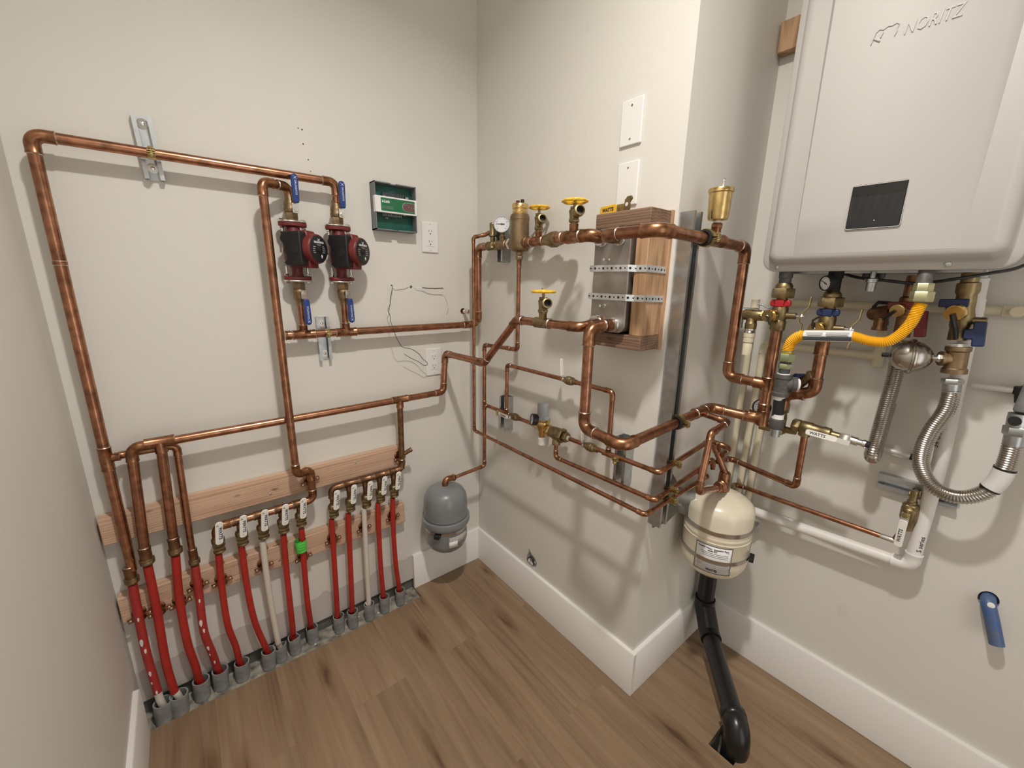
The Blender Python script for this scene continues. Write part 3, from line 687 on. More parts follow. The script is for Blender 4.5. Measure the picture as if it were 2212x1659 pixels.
# ------------------------------------------------------------------ copper pipe hangers on the lower and upper boards
def hanger(P, label, w=.058, screws=True, r=.011, tilt=10, base_y=-.038):
    """round base plate, strap over the tube, two ears with screws"""
    P = V((P[0], base_y, P[2])); t = thing('pipe_hanger', label, 'pipe hanger', P, 'copper hangers on the boards')
    d = rot(X, Y, -tilt); up = -Y.cross(d) if False else rot(Z, Y, -tilt)
    obj('base_disc', MB().lathe(P+up*.012, -Y, [(0,.0175),(.002,.0175),(.003,.015)], 22), COPPER2, t)
    poly = []; n = 9
    for k in range(n): a = R(180-180*k/(n-1)); poly.append((math.cos(a)*(r+.001), .012+math.sin(a)*(r+.001)))
    outp = [(x*1.13, .012+(y-.012)*1.13) for x, y in poly]
    strap = [(-w/2,.0092),(-r-.001,.0092)] + poly[0:0] + [(x, max(y, .0092)) for x, y in poly] + [(r+.001,.0092),(w/2,.0092),(w/2,.0112)] + [(x, max(y, .0112)) for x, y in outp[::-1]] + [(-w/2,.0112)]
    obj('strap', MB().prism(P-up*.007, (d, -Y, up), strap, .014), COPPER2, t)
    for s in (-1, 1):
        Q = P + d*s*(w/2-.006) - Y*.0112
        obj('screw', MB().lathe(Q, -Y, [(0,.0046),(.0015,.0044),(.0026,.0025)], 12), SOLDER, t)
    return t
HNG = [((-1.2549,-0.0500,0.3834), 'hanger round the leftmost spattered red tube'), ((-1.2113,-0.0500,0.3768), 'hanger half hidden behind the second red tube from the left'),
 ((-1.1612,-0.0500,0.3777), 'hanger round the third red tube from the left, screws showing'), ((-1.1121,-0.0500,0.4152), 'hanger round the fourth red tube from the left'),
 ((-1.0505,-0.0500,0.4013), 'hanger round the tube of the left header\'s leftmost valve'), ((-0.9300,-0.0500,0.4022), 'hanger round the white tube of the left header'),
 ((-0.8069,-0.0500,0.3812), 'hanger just below the green tape'), ((-0.7008,-0.0500,0.4097), 'hanger round the tube of the right header\'s leftmost valve'),
 ((-0.5826,-0.0500,0.4122), 'hanger round the white tube of the right header'), ((-0.4630,-0.0500,0.4167), 'hanger round the rightmost red tube')]
for p, s in HNG: hanger(p, 'copper ' + s)
hanger((-.757, 0, .672), 'copper hanger on the upper board under the downpipe elbow', .062, tilt=14)
hanger((tx-.004, 0, .672), 'copper hanger at the right end of the upper board', .05, tilt=10)

# ------------------------------------------------------------------ pumps with their flanges and blue-handled valves
def flange_set(root, P, up, axis=X):
    """steel flange against the pump's iron flange, two bolts; up = away from the pump"""
    P, up = V(P), V(up); o = up.cross(axis).normalized()
    def oval(a, b, n=36): return [(a*math.copysign(abs(math.cos(2*math.pi*k/n))**.8, math.cos(2*math.pi*k/n)), b*math.sin(2*math.pi*k/n)) for k in range(n)]
    obj('steel_flange', MB().prism(P, (axis, o, up), oval(.0415, .026), .0050), CHROME, root, bevel=.0012)
    obj('iron_flange', MB().prism(P, (axis, o, up), oval(.0405, .025), -.012), REDP, root, bevel=.002)
    for s in (-1, 1):
        Q = P + axis*s*.031
        obj('flange_bolt', MB().hexn(Q+up*.005, up, .0068, .005).cyl(Q-up*.042, Q+up*.004, .0036, 10).hexn(Q-up*.019, up, .0065, .006), CHROME, root)
def pump(label, x, zt, zb, side):
    y = -.045; P = V((x, y, (zt+zb)/2)); t = thing('circulator_pump', label, 'pump', P, 'circulator pumps on the back wall')
    flange_set(t, (x, y, zt), Z); flange_set(t, (x, y, zb), -Z)
    m = V((.62, -.785, .0)).normalized(); b = V((-.785, -.62, 0)); zc = P.z+.008
    C = V((x, y, zc))
    obj('pump_body', MB().lathe((x, y, zb+.012), Z, [(0,.018),(.012,.0155),(.025,.017),(.035,.026),(.048,.032),(.075,.035),(.100,.033),(.118,.024),(zt-zb-.026,.019)], 24)
        .lathe(C+m*.0+Z*.034, m, [(0,.020),(.040,.020),(.048,.016)], 20).lathe(C, m, [(0,.040),(.03,.043),(.036,.044)], 28), REDP, t)
    Q = C+m*.016
    mo = obj('motor_housing', MB().lathe(Q, m, [(0,.044),(.006,.0465),(.040,.0458),(.062,.045),(.068,.0435),(.070,.041)], 36), REDP, t)
    F = Q+m*.0702
    r_ = Z.cross(m); fr = (r_, Z, m)
    fd = obj('name_disc', MB().lathe(F, m, [(0,.0405),(.001,.040),(.0016,.038)], 36), BLKP, t)
    F = F+m*.0017
    text('lettering', 'GRUNDFOS', .0085, F+Z*.0195, fr, INKW, fd, .0002, bold=.0003)
    obj('emblem', MB().tube([F-r_*.005+Z*.030, F+Z*.0265, F+r_*.005+Z*.030], .0010, 6).tube([F-r_*.004+Z*.0235, F+Z*.0265, F+r_*.004+Z*.0235], .0010, 6), INKW, fd)
    mk = MB()
    for k, (u, v, w) in enumerate(((-.022,.006,.012),(-.024,.0,.010),(-.024,-.006,.009),(-.022,-.012,.010),(.019,.008,.010),(.021,.002,.012),(.022,-.004,.011),(.020,-.010,.013),(.0,.012,.02))):
        mk.obox(F+r_*u+Z*v, fr, (w, .0022, .0004))
    obj('fine_print', mk, INKG, fd)
    obj('arrow_mark', MB().prism(F+r_*.010-Z*.022, fr, [(-.0022,-.005),(.0022,-.005),(.0022,0),(.005,0),(0,.006),(-.005,0),(-.0022,0)], .0004), INKW, fd)
    obj('centre_plug', MB().lathe(F, m, [(0,.009),(.002,.0085),(.003,.007)], 20), BLKM, fd)
    # terminal box on the spectator's side, its edge scalloped
    BC = C + b*.013 + m*.030 - Z*.002
    w2, h2 = .0335, .050
    out = [(w2,-h2),(w2,h2),(-w2,h2)] + [(-w2+.012*math.exp(-((v+.018)/.022)**2)+.004*math.sin(v*160), v) for v in [h2-.008-(2*h2-.016)*k/22 for k in range(23)]] + [(-w2+.012,-h2)]
    fb = (m, Z, b)
    obj('box_back', MB().prism(BC, fb, [(w2+.007,-h2-.006),(w2+.007,h2-.01),(w2,h2+.006),(-w2+.02,h2+.004),(-w2+.022,-h2-.004)], .014, h0=-.028), REDP, t, bevel=.004)
    tb = obj('terminal_box', MB().prism(BC, fb, out, .040, h0=.010), BLKP, t, bevel=.003)
    obj('box_screw', MB().lathe(BC+b*.040+m*(w2-.012)+Z*(h2-.010), b, [(0,.006),(.001,.006)], 14).lathe(BC+b*.040+m*.012-Z*.006, b, [(0,.011),(.0015,.010)], 20), BLKM, tb)
    # dark union nut under the motor
    return t
def pump_valve(label, x, zp, s, zfl, off):
    """blue-handled isolation valve; s = +1 above the pump, -1 below; zfl = flange side"""
    y = -.045; P = V((x, y, zp)); up = Z*s
    t = thing('ball_valve', label, 'valve', P, 'blue-handled pump valves')
    L = abs(zp-zfl)
    obj('valve_body', MB().lathe((x, y, zfl+s*.006), up, [(0,.016),(.003,.0165),(.003,.016)], 20).hexn((x, y, zfl+s*.008), up, .0185, .022)
        .lathe((x, y, zfl+s*.030), up, [(0,.0185),(.005,.0205),(.010,.0205),(.014,.0185),(.022,.0190),(.032,.0170),(.036,.0145),(.050,.0140)], 24).cyl(P, P-Y*.028+X*.006, .0075, 14), BRONZE, t)
    n = V((.22, -.975, 0)).normalized(); u = V((.975, .22, 0)).normalized(); Q = P + n*.030
    obj('pivot_plate', MB().prism(Q+up*.004, (u, up, n), rrect(.019, .028, .003), .0025), CHROME, t, bevel=.0006)
    obj('pivot_nut', MB().hexn(Q+n*.0025, n, .0070, .005).cyl(Q+n*.007, Q+n*.010, .0033, 12), CHROME, t)
    Lh = .082
    d = (up + n*.02).normalized()
    h = obj('handle', MB().prism(Q+up*(.018+Lh/2)+n*.006, (u, d, n), [(-.0075,-Lh/2),(.0075,-Lh/2),(.0092,-Lh/2+.012),(.0102,Lh/2-.012),(.008,Lh/2-.003),(0,Lh/2),(-.008,Lh/2-.003),(-.0102,Lh/2-.012),(-.0092,-Lh/2+.012)], .010), BLUEP, t, bevel=.0032)
    text('lettering', 'GRUNDFOS', .0080, Q+up*(.018+Lh/2+.002)+n*.0163, (-Z, u, n) if s > 0 else (Z, -u, n), INKW, h, .0002)
    obj('emblem', MB().tube([Q+up*(.018+Lh-.012)+u*e_*.0045+n*.0163-up*.003, Q+up*(.018+Lh-.012)-u*e_*.0045+n*.0163+up*.004], .0006, 6) if False else MB().tube([Q+up*(Lh+.003)-u*.004+n*.0163, Q+up*(Lh+.010)+u*.004+n*.0163], .0007, 6).tube([Q+up*(Lh+.003)+u*.004+n*.0163, Q+up*(Lh+.010)-u*.004+n*.0163], .0007, 6), INKW, h)
    return t
P1X, P2X = -.727, -.590
pump('left of the two dark red circulator pumps with black terminal box', P1X, 1.5440, 1.3704, 0)
pump('right of the two dark red circulator pumps, nearer the green box', P2X, 1.5446, 1.3698, 1)
pump_valve('upper blue-handled valve above the left pump', P1X, 1.5791, 1, 1.5440, 0)
pump_valve('lower blue-handled valve under the left pump', P1X, 1.3290, -1, 1.3704, 0)
pump_valve('upper blue-handled valve above the right pump', P2X, 1.5797, 1, 1.5446, 0)
pump_valve('lower blue-handled valve under the right pump', P2X, 1.3304, -1, 1.3698, 0)

# ------------------------------------------------------------------ relay box
il = thing('relay_box', 'open grey pump relay box with a green and white face band', 'control box', (-0.3725,0.0000,1.6329))
BX0, BX1, BZ0, BZ1, BD = -.457, -.301, 1.550, 1.708, .041
mb = MB(); tk = .0035
mb.box((BX0, 0, BZ0), (BX1, -.004, BZ1)).box((BX0, 0, BZ0), (BX0+tk, -BD, BZ1)).box((BX1-tk, 0, BZ0), (BX1, -BD, BZ1))
for z0, z1 in ((BZ0, BZ0+tk), (BZ1-tk, BZ1)):
    mb.box((BX0, 0, z0), (BX0+.060, -BD, z1)).box((BX0+.082, 0, z0), (BX1, -BD, z1)).box((BX0+.058, 0, z0), (BX0+.084, -BD+.010, z1))
obj('case', mb, GREYB, il)
obj('circuit_board', MB().box((BX0+.006, -.008, BZ0+.006), (BX1-.006, -.010, BZ1-.006)), GREENB, il)
tb = MB()
for k in range(14): tb.box((BX0+.036+k*.0058, -.010, BZ1-.042), (BX0+.0405+k*.0058, -.024, BZ1-.030))
tb.box((BX0+.035, -.010, BZ1-.040), (BX0+.118, -.019, BZ1-.033))
obj('terminal_block', tb, GREYD, il)
tb = MB(); tb.box((BX0+.034, -.010, BZ1-.049), (BX0+.118, -.027, BZ1-.043))
obj('terminal_block', tb, INKG, il)
tb = MB()
for k in range(12): tb.box((BX0+.034+k*.0062, -.010, BZ0+.050), (BX0+.0375+k*.0062, -.022, BZ0+.057))
for k in range(2): tb.box((BX0+.044+k*.006, -.010, BZ0+.041), (BX0+.0465+k*.006, -.022, BZ0+.046))
obj('terminal_block', tb, INKG, il)
for k in range(2):
    obj('relay', MB().box((BX0+.121, -.010, BZ1-.043-k*.012), (BX0+.136, -.022, BZ1-.034-k*.012)).prism((BX0+.1285, -.022, BZ1-.0385-k*.012), FB, rrect(.012,.006,.001), .0006, 1), [BLKM, INKG], il)
fz0, fz1 = BZ0+.058, BZ0+.112
fp = obj('face_band', MB().box((BX0-.001, -.026, fz0), (BX1+.001, -BD-.003, fz1)).box((BX0+.03, -.03, fz1-.001), (BX0+.04, -BD, fz1+.0015)).box((BX1-.05, -.03, fz0-.002), (BX1-.042, -BD, fz0+.001)), WHITEP, il, bevel=.002)
fc = V(((BX0+BX1)/2+.006, -BD-.003, (fz0+fz1)/2))
obj('face_label', MB().prism(fc, FB, rrect(.128, .043, .003), .0006), GREENP, fp)
text('lettering', 'i-Link', .0125, fc+V((-.046,-.0007,.0095)), FB, INKW, fp, .0002, bold=.0005)
for k, s in enumerate(('HVAC / PUMP RELAY', 'ZONE CONTROLLER')): text('fine_print', s, .0046, fc+V((-.040,-.0007,-.007-.0055*k)), FB, INKG, fp, .0002)
sh = [(.018,-.014)]+[(.018,.014)]+[(-.012+.014*math.cos(R(90+180*k/12)), .014*math.sin(R(90+180*k/12))) for k in range(13)]
obj('indicator_panel', MB().prism(fc+V((.043,-.0006,-.001)), FB, [(x*1.09, y*1.09) for x, y in sh], .0005, 1).prism(fc+V((.043,-.0011,-.001)), FB, sh, .0005), [MAUVE, INKG], fp)
lamps = MB()
for u, v in ((-.018,.006),(-.011,.006),(-.004,.0),(.006,-.002),(.015,-.002)): lamps.lathe(fc+V((.043+u,-.0016,v)), -Y, [(0,.0018),(.0012,.0014)], 10)
obj('indicator_lamps', lamps, INKG, fp)

# ------------------------------------------------------------------ outlets and blank plates
def plate(name, label, cat, fr, c, outlet, grp, w=.070, h=.1145):
    c = V(c); a, b, n = fr; t = thing(name, label, cat, c, grp)
    obj('cover_plate', MB().prism(c, fr, rrect(w, h, .003), .006), WHITEP, t, bevel=.0022)
    for s in (-1, 1): obj('screw', MB().lathe(c+b*s*h*(.42 if outlet else .36)+n*.006, n, [(0,.0032),(.0008,.003)], 12).obox(c+b*s*h*(.42 if outlet else .36)+n*.0068, (rot(a,n,35),rot(b,n,35),n), (.005,.0009,.0005), 1), [WHITEP, INK] if outlet else [CHROME, INK], t)
    if outlet:
        f = obj('receptacle_face', MB().prism(c, fr, rrect(.034, .067, .002), .0072), WHITEP, t, bevel=.0006)
        q = MB()
        for s in (-1, 1):
            for u, l in ((-.0062, .0085), (.0062, .0072)): q.obox(c+a*u+b*(s*.0195+.004)+n*.0073, fr, (.0014, l, .0006))
            q.lathe(c+b*(s*.0195-.0065)+n*.007, n, [(0,.0024),(.0006,.0024)], 12)
        obj('slots', q, BLKM, f)
    return t
plate('power_outlet', 'white double power outlet right of the green-faced relay box', 'outlet', FB, (-0.2283,0.0000,1.5425), True, 'outlets on the back wall')
plate('power_outlet', 'lower white double power outlet behind the copper riser', 'outlet', FB, (-0.2286,0.0000,1.0449), True, 'outlets on the back wall')
plate('blank_plate', 'upper blank white wall plate on the chase', 'wall plate', FS, (0.0000,-0.7562,1.8040), False, 'blank plates on the chase')
plate('blank_plate', 'lower blank white wall plate just above the timber frame', 'wall plate', FS, (0.0000,-0.7579,1.6481), False, 'blank plates on the chase')

# ------------------------------------------------------------------ loose wires and a stub in the back wall
wr_ = thing('loose_wire', 'thin black wire hanging from the wall and looping by the lower outlet', 'wire', (-0.3952,0.0000,1.3559), 'loose wires on the back wall')
obj('conductor', MB().tube(spline([(-0.3899,0.0040,1.3542), (-0.4017,-0.0180,1.3424), (-0.4159,-0.0300,1.3088), (-0.4192,-0.0300,1.2832), (-0.4282,-0.0320,1.2664), (-0.4213,-0.0340,1.2440), (-0.4288,-0.0500,1.2299), (-0.4278,-0.0660,1.2071), (-0.4204,-0.0740,1.1730), (-0.4055,-0.0660,1.1466), (-0.3845,-0.0500,1.1252), (-0.3480,-0.0450,1.1142), (-0.3191,-0.0450,1.0950), (-0.2998,-0.0450,1.0706), (-0.2819,-0.0450,1.0536), (-0.2802,-0.0450,1.0438), (-0.2967,-0.0450,1.0437), (-0.3165,-0.0450,1.0591), (-0.3458,-0.0450,1.0752), (-0.3779,-0.0450,1.0968)], 6), .0011, 8), BLKP, wr_)
w2_ = thing('loose_wire', 'short wire, half black half white, drooping from a hole beside the corner', 'wire', W_HOLE, 'loose wires on the back wall')
obj('conductor', MB().tube(spline([(-0.3110,0.0100,1.3513), (-0.2961,-0.0080,1.3481), (-0.2721,-0.0120,1.3493)], 8), .001, 8), WHITEP, w2_)
obj('black_jacket', MB().tube(spline([(-0.2741,-0.0120,1.3493), (-0.2427,-0.0220,1.3469), (-0.1883,-0.0260,1.3483)], 8), .0017, 8), BLKP, w2_, 'black part of the wire')
obj('conductor', MB().tube(spline([(-0.1904,-0.0260,1.3492), (-0.1747,-0.0240,1.3326), (-0.1622,-0.0200,1.3006), (-0.1617,-0.0180,1.2760), (-0.1676,-0.0160,1.2570)], 8), .001, 8), WHITEP, w2_)
w3_ = thing('loose_wire', 'faint white wire lying on the wall between the two wire holes', 'wire', (-0.3546,0.0000,1.3458), 'loose wires on the back wall')
obj('conductor', MB().tube(spline([(-0.3954,0.0040,1.3541), (-0.3854,-0.0060,1.3457), (-0.3610,-0.0060,1.3476), (-0.3422,-0.0070,1.3513), (-0.3182,0.0030,1.3513)], 8), .0012, 8), WHITEP, w3_)
sb = thing('pipe_stub', 'paint-spattered copper pipe stub poking out of the back wall by the corner', 'pipe', (-0.0782,0.0000,1.2517))
q0 = V((-0.0782,0.0000,1.2517)); 
obj('tube', MB().lathe(q0+Y*.045, -Y, [(0,.0075),(.072,.0075)], 16).lathe(q0-Y*.012, -Y, [(0,.0076),(.018,.0077)], 16, 1), [COPPER, PAPER], sb)
obj('cap', MB().lathe(q0-Y*.027, -Y, [(0,.0088),(.016,.0088),(.018,.006)], 16), SOLDER, sb)

# ------------------------------------------------------------------ grey expansion tank in the corner
tk = thing('expansion_tank', 'grey steel expansion tank with a rim, hanging in the corner', 'tank', (-.25, -.112, .225))
A = (-.25, -.112, .227)
obj('tank_body', MB().lathe(A, Z, [(0,.012),(.002,.040),(.012,.066),(.028,.082),(.050,.0895),(.130,.0905),(.1305,.093)], 48), GREYT, tk)
obj('tank_dome', MB().lathe((A[0], A[1], A[2]+.165), Z, [(0,.0935),(.055,.0935),(.090,.090),(.112,.078),(.125,.058),(.1315,.033),(.133,.012)], 48), GREYT, tk)
obj('rim', MB().lathe((A[0], A[1], A[2]+.128), Z, [(0,.0915),(.003,.1005),(.012,.104),(.022,.1035),(.030,.103),(.032,.097),(.033,.0930)], 48), GREYT, tk)
obj('strap_tail', MB().lathe((A[0], A[1], A[2]+.108), Z, [(0,.0912),(.012,.0914)], 48, cap=False), STAIN, tk, 'thin steel band')
kn = V((A[0]-.078, A[1]-.058, A[2]+.108)); obj('plastic_clip', MB().obox(kn, (V((.6,-.8,0)), Z, V((-.8,-.6,0))), (.024,.020,.014)).obox(kn+V((.005,-.012,.006)), (X,Z,-Y), (.012,.012,.012)), BLKM, tk, bevel=.003)
def wrap_label(root, name, A, z0, z1, a0, a1, r, m, r2=None):
    r2 = r2 or r; mb = MB(); n = 16; vs = []
    for k in range(n+1):
        a = R(a0+(a1-a0)*k/n)
        for z, q in ((z0, r), (z1, r2)): vs.append((A[0]+math.cos(a)*q, A[1]+math.sin(a)*q, z))
    mb.add(vs, [[2*k, 2*k+2, 2*k+3, 2*k+1] for k in range(n)])
    o = obj(name, mb, m, root); s = o.modifiers.new('thick', 'SOLIDIFY'); s.thickness = .0005; s.offset = 1; return o
wrap_label(tk, 'scratched_label', A, A[2]+.056, A[2]+.098, -112, -35, .0905, WLAB)
wrap_label(tk, 'white_label', A, A[2]+.050, A[2]+.078, -112, -88, .0911, PAPER)
T0 = (A[0], A[1], A[2]+.298)
obj('threaded_neck', MB().lathe(T0, Z, [(-.004,.012),(.004,.012),(.006,.0095),(.016,.0095)], 18), CHROME, tk)

# ------------------------------------------------------------------ chase wall: mounts and the upper return line
U3 = thing('mounting_channel', 'short channel on the chase wall behind the dial gauge', 'bracket', (0.0000,-0.2038,1.5336), 'channels on the chase')
strut(U3, (0, -.208, 1.452), (0, -.208, 1.608), (-Y, Z, -X), dep=.041)
U4 = thing('mounting_channel', 'short channel on the chase wall behind the first white-handled fill valve', 'bracket', (0.0000,-0.2178,0.8448), 'channels on the chase')
strut(U4, (0, -.240, .770), (0, -.240, .914), (-Y, Z, -X), dep=.041)
U5 = thing('mounting_channel', 'short channel low on the chase wall behind the round brass clamp', 'bracket', (0.0000,-0.8246,0.8439), 'channels on the chase')
strut(U5, (0, -.835, .765), (0, -.835, .918), (-Y, Z, -X), dep=.041)
strut_clamp(U4, (-.050, -.240, .849), Y, -X, .0075)
strut_clamp(U5, (-.050, -.835, .853), Y, -X, .0075)

RZ = 1.512
strut_clamp(ret, (RX, -.212, RZ), Y, -X, .0132)
sy = -0.1840
tee(ret, (RX, sy, RZ), Y, Z, .0145, .0085, .028, fitm=BRASS)
gy = -0.2461
tee(ret, (RX, gy, RZ), Y, Z, .0150, .010, .026, fitm=BRASS)
obj('union_nut', MB().hexn((RX, -.288, RZ), -Y, .021, .012), CHROME, ret)
# relief valve
rv = thing('relief_valve', 'small brass relief valve left of the dial gauge', 'valve', (RX, sy, RZ+.026))
vz = RZ+.026
obj('valve_body', MB().lathe((RX, sy, vz), Z, [(0,.0095),(.006,.0095),(.008,.014),(.012,.0145),(.016,.012),(.050,.012),(.052,.0125),(.056,.0118),(.058,.010)], 20).lathe((RX, sy, vz+.024), Y, [(0,.010),(.014,.0085),(.026,.0085)], 16).hexn((RX, sy, vz+.008), Z, .015, .006), BRASS, rv)
dr = thing('copper_tube', 'thin copper discharge tube from the relief valve down the corner and along the chase', 'pipe', (-.100, -.12, .74))
qx = -.100
pipes(dr, [(RX, sy+.02, vz+.024), (RX-.012, -.150, vz+.016), (qx, -.118, 1.545), (qx, -.115, .742), (qx, -.9745, .745), (.26, -.9745, .757), (.261, -.93, .757)], .0068, sock=1.9)
# dial gauge
gz = RZ+.055
def gauge(root, C, n, r, case, label=None, depth=.018, ndl=150):
    C, n = V(C), V(n).normalized(); a = Z.cross(n).normalized(); b = n.cross(a)
    obj('gauge_case', MB().lathe(C, n, [(-depth,r*.8),(-depth,r*.94),(-depth*.7,r),(0,r),(.0015,r*.98),(.0015,r*.88),(-.001,r*.87)], 32), case, root)
    f = obj('dial_face', MB().lathe(C-n*.0015, n, [(0,r*.87),(.0008,r*.87)], 32), DIAL, root)
    mk = MB()
    for k in range(13):
        t = R(-45+270*k/12); p = C + a*math.cos(t)*r*.70 + b*math.sin(t)*r*.70
        mk.obox(p, (a*math.cos(t)+b*math.sin(t), -a*math.sin(t)+b*math.cos(t), n), (r*.16 if k % 3 == 0 else r*.08, r*.035, .0008))
    obj('scale_marks', mk, INK, f)
    t = R(ndl); d = a*math.cos(t)+b*math.sin(t); u = n.cross(d)
    obj('needle', MB().prism(C+n*.0, (d, u, n), [(-r*.35,-r*.05),(r*.72,-r*.012),(r*.72,r*.012),(-r*.35,r*.05)], .0008).lathe(C, n, [(0,r*.09),(.0014,r*.08)], 12), BLKM, f)
ga = thing('pressure_gauge', 'round white dial gauge on the return pipe beside the air separator', 'gauge', (RX, gy, RZ+.03))
obj('stem', MB().lathe((RX, gy, RZ+.026), Z, [(0,.0105),(.006,.0105),(.006,.0075),(.022,.0075)], 16).hexn((RX, gy, RZ+.036), Z, .0085, .010), BRASS, ga)
gauge(ga, (RX-.010, gy-.008, RZ+.072), (-.72,-.66,0), .0305, STEEL, ndl=178)
# air separator
ay = -0.3467
asp = thing('air_separator', 'tall bronze air separator with red and black caps on top', 'air separator', (RX, ay, RZ-.03))
obj('separator_body', MB().lathe((RX, ay, RZ-.042), Z, [(0,.013),(.010,.013),(.012,.016),(.016,.030),(.022,.0335),(.050,.034),(.104,.0335),(.118,.0335),(.119,.0345),(.130,.0345),(.132,.0325),(.136,.0325)], 36)
    .lathe((RX, ay, RZ), Y, [(-.046,.0165),(-.044,.0185),(-.036,.0185),(.036,.0185),(.044,.0185),(.046,.0165)], 24).hexn((RX, ay, RZ-.058), Z, .0135, .014), BRONZE, asp)
obj('vent_top', MB().lathe((RX, ay, RZ+.094), Z, [(0,.026),(.004,.028),(.013,.0265),(.0135,.025),(.018,.025),(.020,.0285),(.034,.0285),(.036,.027)], 32), BRASSB, asp)
for s, m in ((1, REDD), (-1, BLKP)):
    C = V((RX-s*.0, ay+s*.0125, RZ+.130)); obj('vent_cap', MB().lathe(C, Z, [(0,.0065),(.012,.0065),(.013,.0055)], 16), m, asp, 'red cap' if s > 0 else 'black cap')
# drain from the separator down and across to the make-up riser, then the grey tank
mk = thing('copper_tube', 'thin copper line from under the air separator down the corner to the grey tank', 'pipe', (-.055, -.13, .6))
tx_, ty_ = -.055, -.128
pipes(mk, [(RX, ay, RZ-.056), (RX, ay, 1.126), (tx_, ty_, 1.118), (tx_, ty_, .566), (-.206, -.112, .547)], .0078, sock=1.9)
coupling(mk, (RX, ay, RZ-.072), Z, .0078, .012)
coupling(mk, (RX, ay-.0+.055, 1.124), Y, .0078, .012)
obj('street_elbow', MB().tube(path_smooth([(-.200, -.112, .547), (-.25, -.112, .553), (-.25, -.112, .535)], .017), .0125, 16).hexn((-.212, -.112, .548), X, .0150, .010).lathe((-.25, -.112, .524), Z, [(0,.0135),(.012,.0135)], 18), COPPER2, mk)

# hose bibs with yellow wheels
def hose_bib(label, P, zw, o):
    P, o = V(P), V(o).normalized(); H = zw-P.z
    t = thing('drain_valve', label, 'valve', P, 'yellow-wheeled drain valves')
    k = H/.118
    obj('valve_body', MB().lathe(P, Z, [(0,.010),(.010*k,.010),(.012*k,.0135),(.022*k,.0135),(.024*k,.0125),(.045*k,.0135),(.062*k,.0145),(.066*k,.0150),(.074*k,.0150),(.076*k,.0105)], 20).hexn(P+Z*.012*k, Z, .0150, .009)
        .hexn(P+Z*.076*k, Z, .0125, .014*k).cyl(P+Z*.088*k, P+Z*(H-.004), .0042, 10), BRASS, t)
    oc = P+Z*.046*k+o*.004; od = (o+Z*.28).normalized()
    obj('hose_outlet', MB().lathe(oc, od, [(0,.010),(.020,.0105),(.022,.0145),(.026,.0152),(.030,.0145),(.032,.0152),(.036,.0145),(.037,.0105),(.026,.0095)], 24, cap=False).lathe(oc+od*.024, od, [(0,.0098),(.001,.0098)], 20, 1), [BRASS, BLKM], t)
    C = V((P.x, P.y, zw)); w = .0315
    pts = [C + X*math.cos(R(6*i))*w*(1+.045*math.cos(R(6*i*8))) + Y*math.sin(R(6*i))*w*(1+.045*math.cos(R(6*i*8))) for i in range(60)]
    mb = MB().tube(pts, .0042, 8, 0, False, True).lathe(C-Z*.005, Z, [(0,.008),(.008,.009),(.011,.006)], 16)
    for i in range(4): mb.obox(C+rot(X,Z,45+90*i)*w*.5, (rot(X,Z,45+90*i), rot(Y,Z,45+90*i), Z), (w, .008, .004))
    obj('hand_wheel', mb, YELW, t)
    obj('wheel_nut', MB().hexn(C+Z*.005, Z, .006, .005), ZINCY, t)
by = -0.4477
# copper between the separator and the exchanger's upper left port
xl = thing('copper_pipe', 'copper pipe from the air separator looping into the upper left exchanger port', 'pipe', (RX, -.45, RZ))
pipes(xl, [(RX, ay-.04, RZ), (RX, -.500, RZ)], .0143)
tee(xl, (RX, by, RZ), Y, Z, .0143, .0100, .024, name='tee_fitting')
coupling(xl, (RX, ay-.052, RZ), Y, .0143, .012, k=1.25)
obj('check_body', MB().lathe((RX, -.484, RZ), -Y, [(0,.0165),(.006,.0180),(.014,.0195),(.030,.0250),(.048,.0255),(.056,.022),(.068,.020)], 28), BRASS, xl)
XF = -.158
pipes(xl, [(RX, -.54, RZ), (RX, -.625, RZ-.002), (XF, -.625, 1.500), (XF, -.778, 1.498), (-.100, -.772, 1.490)], .0152, sock=1.1, bendr=.022)
tee(xl, (XF, -.705, 1.499), Y, Z, .0152, .0110, .026)
hose_bib('drain valve with yellow wheel right next to the bronze air separator', (RX, by, RZ+.028), 1.6184, (-.42,-.90,0))
hose_bib('drain valve with yellow wheel nearest the timber frame', (XF, -.705, 1.530), 1.5903, (-.42,-.90,0))
hose_bib('drain valve with yellow wheel on the middle copper pipe', (-.208, -.645, 1.282), 1.3485, (-.42,-.90,0))

# ------------------------------------------------------------------ timber frame, heat exchanger and perforated bands
FY0, FY1, FD = -.735, -.909, -.100
fz = (1.199, 1.238, 1.520, 1.559)
wf = thing('timber_frame', 'frame of dark and light timber on the chase holding the plate heat exchanger', 'frame', (0, -.82, 1.199))
obj('top_rail', MB().box((-.011, FY0, fz[2]), (FD-.002, FY1, fz[3])), WOODY, wf, bevel=.002)
obj('bottom_rail', MB().box((-.011, FY0+.003, fz[0]), (FD, FY1+.001, fz[1])), WOODY, wf, bevel=.002)
obj('side_stud', MB().box((-.011, FY1+.038, fz[1]), (FD, FY1+.001, fz[2])), WOODZ, wf, bevel=.002)
obj('side_stud', MB().box((-.011, FY0-.002, fz[1]), (FD+.012, FY0-.0115, fz[2])), WOODY, wf, bevel=.002)
obj('backing_sheet', MB().box((-.0005, FY0, fz[0]-.002), (-.0115, FY1-.003, fz[3]+.002)), WOODZ, wf)
hx = thing('heat_exchanger', 'brushed steel plate heat exchanger strapped in the timber frame', 'heat exchanger', (-.06, -.807, 1.24))
hy, hz, hw, hh = -.806, 1.380, .114, .272
hb_ = MB()
prof = rrect(hw, hh, .020, 6)
hb_.prism((-.012, hy, hz), FS, prof, .100)
obj('plate_pack', hb_, HXST, hx, bevel=.003)
